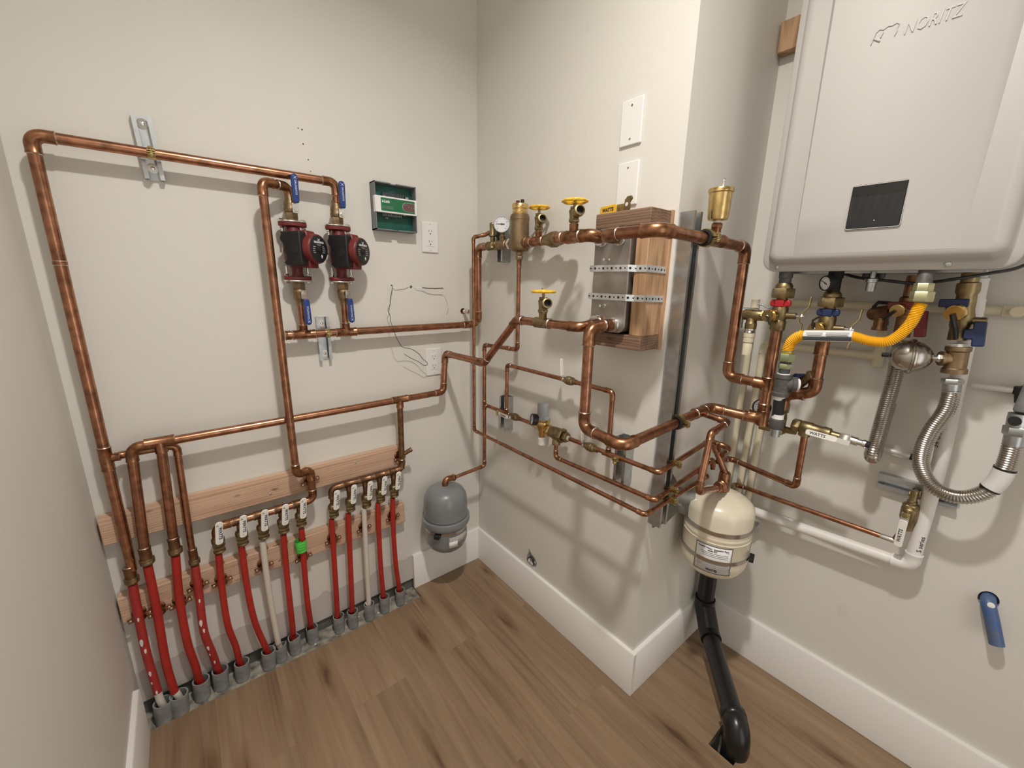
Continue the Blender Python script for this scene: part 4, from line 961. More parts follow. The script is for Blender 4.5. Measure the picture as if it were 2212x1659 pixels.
obj('front_cover', MB().prism((-.112, hy, hz), FS, rrect(hw+.003, hh+.003, .021, 6), .003), HXST, hx, bevel=.001)
PRT = [(-.775, 1.490), (-.832, 1.490), (-.775, 1.268), (-.832, 1.265)]
for y_, z_ in PRT:
    obj('port', MB().lathe((-.115, y_, z_), -X, [(0,.019),(.004,.019),(.005,.0165),(.014,.0165),(.0145,.0175),(.018,.0175)], 24), CHROME, hx)
for y_, z_ in ((hy+.008, 1.436), (hy+.011, 1.314)):
    obj('threaded_stud', MB().lathe((-.115, y_, z_), -X, [(0,.0055),(.002,.0055),(.003,.0038),(.020,.0038)], 12), CHROME, hx)
BANDM = mat('bright_band_steel', (.78,.80,.82), .42, .85)
def perforated(root, pts, w, up, n_hole, t=.0014):
    """steel band with alternating small and large holes along a path"""
    pts = [V(p) for p in pts]; up = V(up)
    mb = MB()
    for p, q in zip(pts, pts[1:]): mb.obox((p+q)/2, ((q-p), up, (q-p).cross(up)), ((q-p).length+t*.6, w, t))
    obj('band', mb, BANDM, root)
    hm = MB(); L = [(pts[i+1]-pts[i]).length for i in range(len(pts)-1)]; tot = sum(L)
    for k in range(n_hole):
        s_ = tot*(k+.5)/n_hole; i = 0
        while s_ > L[i]: s_ -= L[i]; i += 1
        d = (pts[i+1]-pts[i]).normalized(); n = up.cross(d) ; c = pts[i]+d*s_
        r = .0034 if k % 2 else .0022
        for sg in (-1, 1): hm.lathe(c+n*sg*(t*.5), n*sg, [(0, r), (.0003, r)], 10)
    obj('holes', hm, BLKM, root)
for lb, z_ in (('upper', 1.4143), ('lower', 1.3389)):
    pb = thing('perforated_band', f'{lb} bright perforated steel band round the heat exchanger', 'strap', (-.118, -.82, z_), 'perforated bands')
    perforated(pb, [(-.003, FY0+.003, z_), (-.110, FY0+.0035, z_), (-.1185, FY0-.006, z_), (-.1185, hy-hw/2-.002, z_-.001), (-.1015, FY1+.030, z_-.002), (-.1015, FY1+.000, z_-.002), (-.012, FY1+.0, z_-.004)], .017, Z, 27)

# hardware lying on top of the frame
tg = thing('valve_handle', 'yellow lever handle lying on top of the timber frame', 'handle', (-.05, -.77, fz[3]+.02))
obj('lever', MB().prism((-.070, -.752, fz[3]+.0125), (V((-.16,-.98,0)), Z, V((-.98,.16,0))), rrect(.066, .025, .005), .004), YELW, tg, bevel=.001)
lf = (V((-.16,-.98,0)).normalized(), Z, V((-.98,.16,0)).normalized())
text('lettering', 'WATTS', .013, V((-.070, -.752, fz[3]+.013))+lf[2]*.0041, lf, INK, tg, .0003, bold=.0006)
obj('lever_neck', MB().prism(V((-.070,-.752,fz[3]+.012))+lf[0]*.046, lf, rrect(.034, .020, .008), .003), ZINCY, tg)
obj('cam', MB().prism(V((-.078,-.752,fz[3]+.016))+lf[0]*.080, lf, [(-.014,-.016),(.006,-.016),(.010,-.008),(.008,.004),(.016,.012),(.012,.019),(-.002,.019),(-.010,.010)], .004).lathe(V((-.078,-.752,fz[3]+.016))+lf[0]*.078+lf[2]*.0041, lf[2], [(0,.005),(.0004,.005)], 14, 1), [BRASS, PAPER], tg, bevel=.001)

# ------------------------------------------------------------------ exchanger, right-hand ports
R1 = .0143
up_ = thing('copper_pipe', 'big copper pipe from the upper right exchanger port round the chase corner to the heater', 'pipe', (-.185, -.9, 1.49))
TYU = -.990; TXU = .262
pipes(up_, [(-.130, -.832, 1.490), (-.186, -.832, 1.490), (-.186, TYU, 1.4915), (TXU, TYU, 1.482), (TXU, TYU, 1.100), (TXU, -1.094, 1.097)], R1)
coupling(up_, (-.148, -.832, 1.490), X, R1, .008)
vx = 0.0733
tee(up_, (vx, TYU, 1.487), X, Z, R1, .0100)
US = thing('mounting_channel', 'long vertical galvanised channel at the corner of the chase', 'bracket', (.026, CH, .66))
sx_ = .026
strut(US, (sx_, CH, .655), (sx_, CH, 1.556), (X, Z, -Y), dep=.041, w=.041)
strut_clamp(US, (sx_, TYU, 1.489), X, -Y, R1, cush=True)
lo_ = thing('copper_pipe', 'big copper pipe from the lower right exchanger port down and round the corner', 'pipe', (-.21, -.828, 1.1))
DYL = -.972
pipes(lo_, [(-.130, -.832, 1.265), (-.212, -.829, 1.258), (-.212, -.829, .985), (-.228, DYL, .981), (.214, DYL, 1.003), (.262, -1.105, .990), (.262, -1.105, 1.252)], R1)
coupling(lo_, (-.150, -.832, 1.264), X, R1, .012)
tee(lo_, (.262, -1.105, 1.097), Z, Y, R1, R1, .02)
tee(lo_, (.262, -1.106, .996), Z, V((-.2,.98,.02)), R1, R1, .022)
tee(lo_, (.150, DYL, 1.000), X, V((0,-1,-.12)), R1, .0085, .03)
strut_clamp(US, (sx_, DYL, .994), X, -Y, R1, cush=True)
av = thing('air_vent', 'brass float air vent standing on the upper pipe at the chase corner', 'air vent', (vx, TYU, 1.525))
az = 1.5218
obj('nipple', MB().lathe((vx, TYU, 1.500), Z, [(0,.0105),(.030,.0105)], 16).hexn((vx, TYU, az-.006), Z, .0145, .012), COPPER2, av)
obj('tape', MB().lathe((vx, TYU, az+.005), Z, [(0,.0095),(.008,.0095)], 16), TEFLON, av)
obj('vent_body', MB().lathe((vx, TYU, az+.012), Z, [(0,.010),(.003,.0235),(.008,.0250),(.066,.0275),(.068,.0300),(.075,.0305),(.078,.0285),(.079,.020)], 36), BRASSB, av)
obj('vent_cap', MB().lathe((vx+.008, TYU, az+.088), Z, [(0,.007),(.010,.0065),(.012,.0045),(.018,.0045),(.019,.0055),(.024,.0055),(.027,.002)], 16), CHROME, av)

# ------------------------------------------------------------------ fill line with valves, regulator and backflow preventer
FX, FZ = -.050, .853
ft = thing('copper_tube', 'thin copper fill line along the chase through the regulator and three small valves', 'pipe', (FX, -.6, FZ))
prv_y = -0.4945; bf_y = -0.5742
yv1 = -0.3323; yv2 = -0.7239
pipes(ft, [(FX, ty_-.004, FZ), (FX, prv_y+.03, FZ)], .0075)
tee(mk, (tx_, ty_, FZ), Z, -Y, .0078, .0075)
ya = -0.2784
tee(ft, (FX, ya, FZ), Y, Z, .0075)
yb_ = -0.7966
zb_ = 1.056
pipes(ft, [(FX, bf_y-.05, FZ), (FX, -.9745, FZ+.006), (.235, -.9745, .888), (.235, -1.0387, .884), (.185, -1.0387, .872)], .0075, sock=1.9)
tee(ft, (FX, yb_, FZ), Y, Z, .0075)
bp_ = thing('copper_tube', 'thin copper bypass loop above the fill line', 'pipe', (FX, -.5, zb_))
pipes(bp_, [(FX, ya, FZ+.014), (FX, ya, zb_), (FX, yb_, zb_), (FX, yb_, FZ+.014)], .0075, sock=1.9)
def mini_valve(label, P, d, hd, hn, grip=WHITEH, s='WATTS'):
    """small soldered ball valve along d; lever along hd facing hn"""
    P, d, hd, hn = V(P), V(d).normalized(), V(hd).normalized(), V(hn).normalized()
    t = thing('ball_valve', label, 'valve', P, 'small white-handled valves of the fill line')
    obj('valve_body', MB().lathe(P-d*.032, d, [(0,.0088),(.003,.0092),(.014,.0092),(.016,.0130),(.022,.0145),(.024,.0138),(.026,.0150),(.030,.0150),(.032,.0142),(.034,.0150),(.040,.0145),(.046,.0128),(.048,.0096),(.060,.0092),(.063,.0088)], 24).cyl(P, P+hn*.022, .0050, 12).hexn(P+hn*.013, hn, .0080, .005), BRASS, t)
    lever(t, P+hn*.022, hd, hn, .072, .0165, .0035, grip, s, tsz=.010)
    return t
mini_valve('fill valve in front of the left channel, its white handle level', (FX, yv1, FZ), Y, (0,1,.02), -X)
mini_valve('bypass valve with its white handle standing upright', (FX, -0.6170, zb_), Y, (0,.10,1), (-.25,.97,0))
mini_valve('fill valve below the big copper pipe, its handle seen edge on', (FX, yv2, FZ), Y, (0,.12,1), (-.25,.97,0))
pv = thing('pressure_regulator', 'brass pressure regulator with a grey knob and a small black gauge', 'regulator', (FX, prv_y, FZ))
obj('regulator_body', MB().lathe((FX, prv_y, FZ), Z, [(-.034,.013),(-.030,.0145),(-.014,.0150),(-.002,.021),(.008,.0235),(.012,.0270),(.026,.0280),(.028,.0265),(.030,.028),(.036,.028)], 28).lathe((FX, prv_y, FZ), Y, [(-.048,.016),(-.036,.0165),(-.034,.0135),(.030,.0125),(.036,.0105),(.050,.0100)], 20).hexn((FX, prv_y-.030, FZ), -Y, .0215, .014), BRASSB, pv)
obj('adjusting_knob', MB().lathe((FX, prv_y, FZ+.036), Z, [(0,.0255),(.006,.0245),(.010,.0205),(.054,.0205),(.056,.0195)], 24), mat('grey_knob', (.30,.31,.33), .5), pv)
obj('strainer_cup', MB().lathe((FX, prv_y, FZ-.034), -Z, [(0,.0125),(.005,.0125),(.006,.0155),(.030,.0150),(.031,.013)], 20), PVC, pv)
gc = V((FX-.034, prv_y+.022, FZ+.034))
obj('gauge_stem', MB().tube([(FX-.010, prv_y+.012, FZ+.012), (FX-.026, prv_y+.016, FZ+.016), gc-Z*.018], .0055, 12), BRASS, pv)
gauge(pv, gc, (-.86,.45,.12), .0215, BLKP, depth=.024, ndl=120)
bk = thing('backflow_preventer', 'heavy brass backflow preventer right of the regulator', 'valve', (FX, bf_y, FZ))
obj('valve_body', MB().hexn((FX, bf_y+.040, FZ), -Y, .0200, .016).lathe((FX, bf_y+.026, FZ), -Y, [(0,.0205),(.010,.0225),(.030,.0225),(.036,.0200)], 28).hexn((FX, bf_y-.010, FZ), -Y, .0265, .020).hexn((FX, bf_y-.032, FZ), -Y, .0185, .016).lathe((FX, bf_y+.006, FZ), -Z, [(0,.014),(.026,.014),(.028,.0155),(.040,.0155)], 20), BRASS, bk)
obj('tape', MB().lathe((FX, bf_y-.046, FZ), -Y, [(0,.0085),(.012,.0082)], 16), TEFLON, bk)
dn = thing('copper_tube', 'thin copper drain tube sloping from under the backflow preventer round the corner', 'pipe', (FX, bf_y, .80))
pipes(dn, [(FX, bf_y+.006, FZ-.036), (FX, bf_y+.006, .762), (FX-.005, -.9745, .774), (.28, -.9745, .812), (.285, -.976, .775)], .0075, sock=1.9)
for zc_, rc_ in ((.8669, .0075), (.7833, .0075), (.7492, .0068)): strut_clamp(US, (sx_, -.9745, zc_), X, -Y, rc_)

# ------------------------------------------------------------------ hole with cable ends low on the chase
cb = thing('cable_loop', 'black and white cable ends in a ragged hole above the baseboard', 'cable', (0.0000,-0.4024,0.2081))
obj('black_cable', MB().tube(spline([(0.0300,-0.3421,0.1582), (-0.0040,-0.3824,0.2119), (-0.0120,-0.4058,0.2362), (-0.0140,-0.4228,0.2403), (-0.0080,-0.4229,0.2195), (0.0300,-0.3858,0.1608)], 8), .0035, 10), BLKP, cb)
obj('white_core', MB().tube(spline([(0.0300,-0.3576,0.1674), (-0.0020,-0.3955,0.2095), (-0.0030,-0.4001,0.1989), (0.0020,-0.4009,0.1878)], 8), .0016, 8), PAPER, cb)
obj('grey_core', MB().tube(spline([(0.0300,-0.3846,0.1883), (0.0000,-0.4229,0.2180), (-0.0010,-0.4273,0.2098), (0.0200,-0.3994,0.1738)], 8), .0014, 8), CLEAR, cb)

# ------------------------------------------------------------------ water heater on the right wall
HF, HL, HR, HB, HT = .200, -1.052, -1.512, 1.412, 2.12    # front plane, left and right edge, bottom, top
ht = thing('water_heater', 'large silver-grey wall-hung water heater with a dark square display', 'water heater', (RE, (HL+HR)/2, HB))
cy_, cz_ = (HL+HR)/2, (HB+HT)/2; hw_, hh_ = HL-HR, HT-HB
obj('casing', MB().prism((.440, cy_, cz_), FS, rrect(hw_-.012, hh_-.012, .03, 6), .440-.245), SILV, ht, bevel=.003)
# front cover: flange, fillet, raised panel
rings = []
for off, x_ in ((0,.252), (0,.2345), (.003,.2315), (.013,.2305), (.016,.2285), (.020,.2160), (.025,.2070), (.032,.2020), (.040,.2000)):
    rings.append([V((x_, cy_-u, cz_+v)) for u, v in rrect(hw_-2*off, hh_-2*off, max(.008, .034-off*.5), 8)])
cv = MB().rings(rings, True, True, True)
fc_ = obj('front_cover', cv, SILV, ht)
# raised centre of the cover between two tapering creases
yl0, yl1, yr0, yr1 = -1.133, -1.126, -1.428, -1.436
zb_0, zt_0 = 1.452, HT-.045
def xs(z): return HF - .019*max(0, (z-zb_0)/(zt_0-zb_0))**.8 - .0002
mb = MB(); n = 14; vs = []
for k in range(n+1):
    z = zb_0+(zt_0-zb_0)*k/n; f_ = k/n; x_ = xs(z); wd = .002+.010*f_
    for y in (yl0+(yl1-yl0)*f_, yl0+(yl1-yl0)*f_-wd, yr0+(yr1-yr0)*f_+wd*1.9, yr0+(yr1-yr0)*f_): vs.append((HF+.0004 if y in (yl0+(yl1-yl0)*f_, yr0+(yr1-yr0)*f_) else x_, y, z))
fs = [[4*k+j, 4*k+j+1, 4*k+j+5, 4*k+j+4] for k in range(n) for j in range(3)] + [[4*n, 4*n+1, 4*n+2, 4*n+3]]
obj('raised_panel', MB().add(vs, fs, 0, False), SILV, ht)
# embossed maker's lettering
NC = (0.1830,-1.3097,1.8829); NE = (0.1830,-1.2374,1.8869)
for nm in ('embossed_lettering',):
    z0 = 1.8905; x_ = xs(z0)
    text(nm, 'NORITZ', .0315, (x_-.0002, NC[1], NC[2]), FS, SILV, ht, .0012, sx=.70, shear=.22, space=1.03)
    lx = V((x_-.0002, NE[1], NE[2]))
    def pt(u, v): return lx + V((-.0008, -u*.92, v*.72))
    obj('embossed_emblem', MB().tube([pt(-.022,-.017), pt(-.016,.010), pt(-.010,.016), pt(-.003,.012), pt(.004,.017), pt(.012,.015), pt(.019,.018), pt(.024,.013), pt(.021,.004), pt(.022,-.003), pt(.019,-.013)], .0009, 6).tube([pt(-.018,-.004), pt(-.006,-.015)], .0014, 6).tube([pt(-.006,-.006), pt(-.003,.005)], .0012, 6), SILV, ht)
xd = xs(1.55)
dsp = obj('display_window', MB().prism((xd+.002, -1.2800, 1.5500), FS, rrect(.0945, .0930, .004), .0035), GLASS, ht)
obj('window_rim', MB().tube([V((xd-.0012, -1.2800-u, 1.55+v)) for u, v in rrect(.0955, .094, .0045)], .0009, 6, 0, False, True), SILV, ht)
fn = MB(); n = 16; vs = []
for k in range(n+1):
    for j in range(9):
        u = -.0455+.091*k/n; v = -.0445+.066*j/8
        vs.append((xd-.0018-.0011*abs(math.sin(k*1.9+j*.25))*(.3+j/8)-.0004, -1.28-u, 1.55+v))
fn.add(vs, [[9*k+j, 9*k+j+1, 9*k+j+10, 9*k+j+9] for k in range(n) for j in range(8)])
obj('protective_film', fn, SCREEN, dsp)
obj('indicator_light', MB().lathe((xd-.0033, -1.283, 1.5185), -X, [(0,.0011),(.0006,.0009)], 8), INKW, dsp)
for y_ in (-1.090, -1.413):
    obj('cover_screw', MB().lathe((.2300, y_, HB+.0105), -X, [(0,.0055),(.002,.0052),(.003,.003)], 16).obox((.2268, y_, HB+.0105), (Y, Z, X), (.007,.0012,.0006)).obox((.2268, y_, HB+.0105), (Y, Z, X), (.0012,.007,.0006)), STEEL, ht)
# bits on the underside
ub = MB()
ub.box((.30, -1.10, HB-.004), (.41, -1.46, HB+.01))
obj('underside_plate', ub, STEEL, ht)
for y_ in (-1.262, -1.277, -1.292): obj('cable_gland', MB().lathe((.33, y_, HB), -Z, [(0,.008),(.012,.008),(.020,.005)], 14), GREYD, ht)
hx_ = (0.3000,-1.2811,1.3748)
obj('drain_plug', MB().lathe((.30, hx_[1], HB), -Z, [(0,.006),(.016,.006),(.018,.0135),(.026,.0135),(.027,.011),(.048,.010)], 18), STEEL, ht)
obj('hanging_bracket', MB().box((RE-.002, HL-.03, 1.99), (.436, HR+.03, 2.10)), STEEL, ht)
bk_ = thing('wood_block', 'piece of pine backing sticking out behind the upper left of the heater', 'board', (RE, -.97, 2.04))
obj('plank', MB().box((RE-.002, CH-.004, 2.040), (.437, HL-.06, 2.120)), WOODZ, bk_, bevel=.002)

pc = thing('electrical_cable', 'black cable drooping under the heater and leaving to the right', 'cable', (0.3000,-1.3698,1.3885))
obj('cable_sheath', MB().tube(spline([(.35, -1.19, HB+.004), (.31, -1.25, 1.398), (.30, -1.31, 1.390), (0.3000,-1.3667,1.3843), (0.3000,-1.4308,1.3956), (0.3400,-1.4705,1.4071), (0.3800,-1.5002,1.4166), (0.4200,-1.5401,1.4373), (.46, -1.66, 1.46)], 8), .0036, 10), BLKP, pc)

# ------------------------------------------------------------------ isolation valves under the heater
def lever_bar(root, pts, w, m, n, t=.003):
    """flat bent bar through pts, width across n"""
    pts = [V(p) for p in pts]; n = V(n).normalized(); mb = MB(); vs = []
    for i, p in enumerate(pts):
        d = (pts[min(i+1, len(pts)-1)]-pts[max(i-1, 0)]).normalized(); q = d.cross(n).normalized()
        for a, b in ((-1,-1),(1,-1),(1,1),(-1,1)): vs.append(p+n*a*w/2+q*b*t/2)
    N = len(pts)
    mb.add(vs, [[4*k+j, 4*k+(j+1) % 4, 4*k+4+(j+1) % 4, 4*k+4+j] for k in range(N-1) for j in range(4)] + [[0,1,2,3], [4*N-1,4*N-2,4*N-3,4*N-4]], 0, False)
    return obj('drain_lever', mb, m, root, bevel=.0006)
def service_valve(label, x, y, zu, grip, relief, zcap, capdir, lev, low_z):
    t = thing('isolation_valve', label, 'valve', (x, y, zcap), 'isolation valves under the heater')
    obj('heater_nipple', MB().lathe((x, y, HB+.004), -Z, [(0,.0165),(.020,.0165),(.021,.0145),(HB-zu,.0145)], 20), IRON if relief else BLKM, t)
    obj('union_nut', MB().lathe((x, y, zu+.024), -Z, [(0,.0165),(.004,.019),(.008,.021),(.018,.021)], 20).hexn((x, y, zu+.010), -Z, .0285, .026), BRASS, t)
    zg = zu-.030
    u = V((-.55,-.83,0)); v = V((.83,-.55,0))
    obj('main_grip', MB().prism((x, y, zg), (Y*-1, Z, -X), rrect(.050, .019, .0075), .012, h0=-.002).obox((x-.004, y, zg), (Y, Z, X), (.022,.021,.030)), grip, t, bevel=.003)
    obj('valve_body', MB().lathe((x, y, zg+.014), -Z, [(0,.013),(.018,.015),(.028,.0195),(.052,.0195),(.060,.0165),(.066,.0195),(.086,.0185),(.090,.0165)], 24).cyl((x, y, zcap), V((x, y, zcap))+V(capdir)*.040, .0105, 16).cyl((x, y, zcap), (x, y-.040, zcap), .0085, 14), BRASS, t)
    c = V((x, y, zcap))+V(capdir)*.040
    cp = obj('hose_cap', MB().lathe(c, capdir, [(-.012,.0150),(-.008,.0172),(0,.0172),(.003,.0168),(.004,.0130),(.007,.0130),(.012,.0165),(.014,.0160)], 28), BRASSB, t)
    e_ = c+V(capdir)*.0145
    obj('retaining_strap', MB().tube([e_+V(capdir)*.002, e_+V((-.003,-.004,-.008)), e_+V((.0,-.010,-.022)), e_+V((.006,-.004,-.014)), c+V((.004,0,-.012))] if zcap > 1.28 else [e_+V(capdir)*.002, e_+V((-.004,.004,.008)), e_+V((-.002,.005,.022)), c+V((.004,.002,.030))], .0026, 8), BLKP, cp)
    obj('rivet', MB().lathe(e_, capdir, [(0,.0036),(.0015,.003),(.003,.0012)], 12), CHROME, cp)
    L = V((x, y-.050, zcap))
    if lev:
        lever_bar(t, [L+V((0,-.018,.052)), L+V((0,-.016,.026)), L+V((0,-.006,.012)), L+V((0,0,0)), L+V((0,.002,-.014)), L+V((0,-.008,-.022)), L+V((0,-.004,-.050))], .008, ZINCY, X)
        obj('lever_bolt', MB().hexn(L, -Y, .0062, .006).cyl(L+Y*.014, L-Y*.010, .003, 10), CHROME, t)
    return t
VHX, VHY = .262, -1.105
service_valve('red-handled isolation valve at the left under the heater', VHX, VHY, 1.3585, REDL, True, 1.2935+.002, (-.97,.22,-.02), True, 1.25)
VCX, VCY = .300, -1.207
service_valve('dark blue-handled isolation valve behind the yellow hose label', VCX, VCY, 1.3323+.006, BLUED, False, 1.2678, (-.97,.22,-.02), True, 1.2)
# relief valve with a cut-off drain stub, left of the red handle
rl = thing('relief_valve', 'brass relief valve with a short cream drain stub left of the red handle', 'valve', (VHX, VHY+.055, 1.29))
rz_ = 1.2915
ry_ = VHY+.070
obj('valve_body', MB().lathe((VHX, VHY+.012, rz_), Y, [(0,.0105),(.016,.0120),(.026,.0135),(.028,.0150),(.048,.0160),(.078,.0155),(.082,.0130)], 20).lathe((VHX, ry_, rz_), -Z, [(0,.0135),(.022,.0140),(.024,.0158),(.040,.0150)], 20).hexn((VHX, VHY+.038, rz_), Y, .0165, .010), BRASS, rl)
obj('threaded_adapter', MB().lathe((VHX, ry_, rz_-.038), -Z, [(0,.0135),(.004,.0150),(.008,.0135),(.012,.0155),(.016,.0140)], 20), CHROME, rl)
obj('drain_stub', MB().lathe((VHX, ry_, rz_-.053), -Z, [(0,.0152),(.011,.0152),(.0115,.0140),(.013,.0140),(.0135,.0145),(.026,.0145),(.0265,.0122),(.029,.0122),(.030,.0130),(.064,.0130),(.064,.0105)], 20), CPVC, rl)
obj('test_lever', MB().tube([(VHX-.002, VHY+.012, rz_+.024), (VHX, VHY+.030, rz_+.022), (VHX, VHY+.048, rz_+.030), (VHX, VHY+.060, rz_+.032)], .0026, 8).obox((VHX-.004, VHY+.094, rz_-.014), (Y, Z, X), (.0025,.052,.012)).obox((VHX, VHY+.080, rz_+.019), (Y, Z, X), (.03,.0025,.012)), STEEL, rl)
# gauge on the cold connection
gg = thing('pressure_gauge', 'small black gauge under the heater above the dark blue handle', 'gauge', (.285, -1.199, 1.385))
gauge(gg, (.262, -1.197, 1.3826), (-.80,.55,-.1), .0190, BLKM, depth=.016)
obj('stem', MB().tube([(.270, -1.200, 1.376), (.292, -1.206, 1.366)], .006, 12), BLKM, gg)

# cold riser
cr = thing('copper_pipe', 'thick copper riser from the dark blue valve bending left behind the iron tee', 'pipe', (VCX, VCY, 1.1))
zc0 = 1.2506
pipes(cr, [(VCX, VCY, zc0-.01), (VCX, VCY-.002, 1.090), (.305, -1.140, 1.066), (.310, -1.135, .99)], R1)
coupling(cr, (VCX, VCY, zc0-.035), Z, R1, .020)
tee(cr, (VCX+.004, -1.168, 1.077), Y, V((-.2,-.1,1)), R1, .008, .02)
bf = thing('boiler_drain', 'brass drain cock with a blue butterfly grip behind the iron tee', 'valve', (.30, -1.16, 1.11))
P = V((0.3000,-1.1626,1.1279))
obj('butterfly_grip', MB().obox(P, (V((0,-.95,.30)), V((0,.3,.95)), X), (.036,.010,.012)).lathe(P-V((.0,0,.010)), Z, [(0,.009),(.016,.009)], 14), BLUED, bf, bevel=.003)
obj('valve_body', MB().tube([P+V((.004,.004,-.008)), P+V((.006,.006,-.030)), (.304, -1.160, 1.078)], .0105, 14).cyl(V((0.3100,-1.1702,1.1037)), V((0.3000,-1.1930,1.1334)), .0120, 18).lathe(V((0.3000,-1.1930,1.1334)), V((0,-.85,.45)), [(-.004,.0145),(.004,.0145),(.006,.0125),(.012,.0125)], 20), BRASS, bf)

# ------------------------------------------------------------------ gas line: yellow hose, iron tee and drip leg
GX = .210
G0 = V((0.2100,-1.1568,1.1688)); gyc = -1.156
gh = thing('gas_hose', 'bright yellow corrugated gas hose with a white printed sleeve', 'hose', (GX, gyc, 1.18))
def corrugated(pts, r, pitch, depth, seg=20, sub=4):
    S = [V(p) for p in pts]; L = [0]
    for i in range(1, len(S)): L.append(L[-1]+(S[i]-S[i-1]).length)
    n = int(L[-1]/pitch*sub); out = []; rr = []; j = 0
    for k in range(n+1):
        s = L[-1]*k/n
        while j < len(S)-2 and L[j+1] < s: j += 1
        f_ = (s-L[j])/max(1e-9, L[j+1]-L[j]); out.append(S[j].lerp(S[j+1], f_)); rr.append(r-depth*(.5-.5*math.cos(2*math.pi*k/sub)))
    return out, rr
sA, sB = V((0.2030,-1.1896,1.2511)), V((0.2030,-1.2876,1.2597))
path1 = spline([(GX, gyc, 1.198), (GX, gyc, 1.212), (GX-.002, gyc-.006, 1.233), (GX-.005, gyc-.022, 1.249), sA, sA.lerp(sB,.3)], 12)
o, rr = corrugated(path1, .0135, .0042, .0026)
obj('corrugated_tube', MB().tube(o, rr, 22), YELH, gh)
E1 = V((0.2150,-1.3887,1.3414))
path2 = spline([sA.lerp(sB,.8), sB, (0.2050,-1.3184,1.2525), (0.2070,-1.3483,1.2537), (0.2090,-1.3682,1.2725), (0.2110,-1.3806,1.2991), (0.2130,-1.3854,1.3244), E1], 12)
o, rr = corrugated(path2, .0120, .0034, .0020)
obj('corrugated_tube', MB().tube(o, rr, 22), YELH, gh)
sl_ = obj('printed_sleeve', MB().cyl(sA, sB, .0140, 28), WHITEP, gh, 'white sleeve with fine print')
d = (sB-sA).normalized(); n_ = (V((-1.043,-1.536,1.6))-sA).normalized(); n_ = (n_-d*n_.dot(d)).normalized(); up_s = n_.cross(d)*1
fl_ = MB()
for s0, s1, v in ((.06,.42,.0045),(.06,.42,.0015),(.10,.40,-.0015),(.48,.95,.0050),(.48,.95,.0022),(.48,.92,-.0004),(.50,.94,-.003)):
    a_ = sA.lerp(sB, s0); b_ = sA.lerp(sB, s1); q = (n_*math.sqrt(.0141**2-v*v)+up_s*v)
    fl_.obox((a_+b_)/2+q, (d, up_s, q), ((b_-a_).length, .0011, .0003))
db = MB(); qd = n_*math.sqrt(.0142**2-.0085**2)+up_s*.0085
for a9 in range(5): v9 = .0052+.0017*a9; db.obox((sA+sB)/2+n_*math.sqrt(.0141**2-v9*v9)-up_s*v9, (d, up_s, n_), ((sB-sA).length, .0022, .0012))
obj('dark_band', db, GREYD, sl_)
obj('fine_print', fl_, INK, sl_)
obj('end_nut', MB().hexn((GX, gyc, 1.200), -Z, .0190, .022).lathe((GX, gyc, 1.203), Z, [(0,.013),(.004,.0135)], 20).hexn((GX, gyc, 1.172), -Z, .0165, .014), mat('green_zinc', (.42,.47,.30), .35, .8, var=.2), gh)
obj('end_nut', MB().hexn(V((0.2150,-1.3867,1.3443)), Z, .0200, .022).hexn(V((0.2150,-1.3860,1.3599)), Z, .0165, .024), mat('pale_zinc', (.55,.53,.33), .35, .8, var=.2), gh)
obj('heater_nipple', MB().cyl(V((0.2250,-1.3838,1.3736)), (.255, (0.2250,-1.3799,1.3951)[1], HB+.005), .0135, 18), IRON, gh)
gt = thing('gas_tee', 'dark iron gas tee with a drip leg and cap under the yellow hose', 'pipe fitting', (GX, gyc, 1.10))
z1, z2 = 1.1433, 1.0823
obj('tee_body', MB().lathe((GX, gyc, z1), -Z, [(0,.0150),(.001,.0205),(.010,.0210),(.012,.0185),(z1-z2-.012,.0180),(z1-z2-.010,.0205),(z1-z2,.0200),(z1-z2+.001,.015)], 28).lathe((GX, gyc, (z1+z2)/2+.004), V((.55,-.83,0)), [(0,.0175),(.020,.0180),(.022,.0205),(.032,.0205)], 24), IRON, gt)
obj('thread_tape', MB().lathe(V((GX, gyc, (z1+z2)/2+.004))+V((.55,-.83,0))*.032, V((.55,-.83,0)), [(0,.016),(.007,.0165)], 20).lathe((GX, gyc, z1+.002), -Z, [(0,.0150),(.004,.0155)], 20), TEFLON, gt)
z3 = 1.0187
obj('nipple', MB().cyl((GX, gyc, z1-.004), (GX, gyc, 1.176), .0128, 18), GREYD, gt)
obj('nipple', MB().cyl((GX, gyc, z2+.004), (GX-.000, gyc-.004, z3-.01), .0138, 22).lathe((GX, gyc, z2+.001), -Z, [(0,.0142),(.012,.0142)], 22, 1).lathe((GX, gyc-.004, z3+.012), -Z, [(0,.0142),(.014,.0146)], 22, 1), [BLKM, TEFLON], gt)
z4 = 0.9893
obj('cap', MB().lathe((GX, gyc-.004, z3), -Z, [(0,.0150),(.003,.0185),(z3-z4-.003,.0185),(z3-z4,.0170)], 24).lathe((GX, gyc-.004, z4), -Z, [(0,.0130),(.022,.0125),(.023,.011)], 20, 1), [IRON, STEEL], gt)

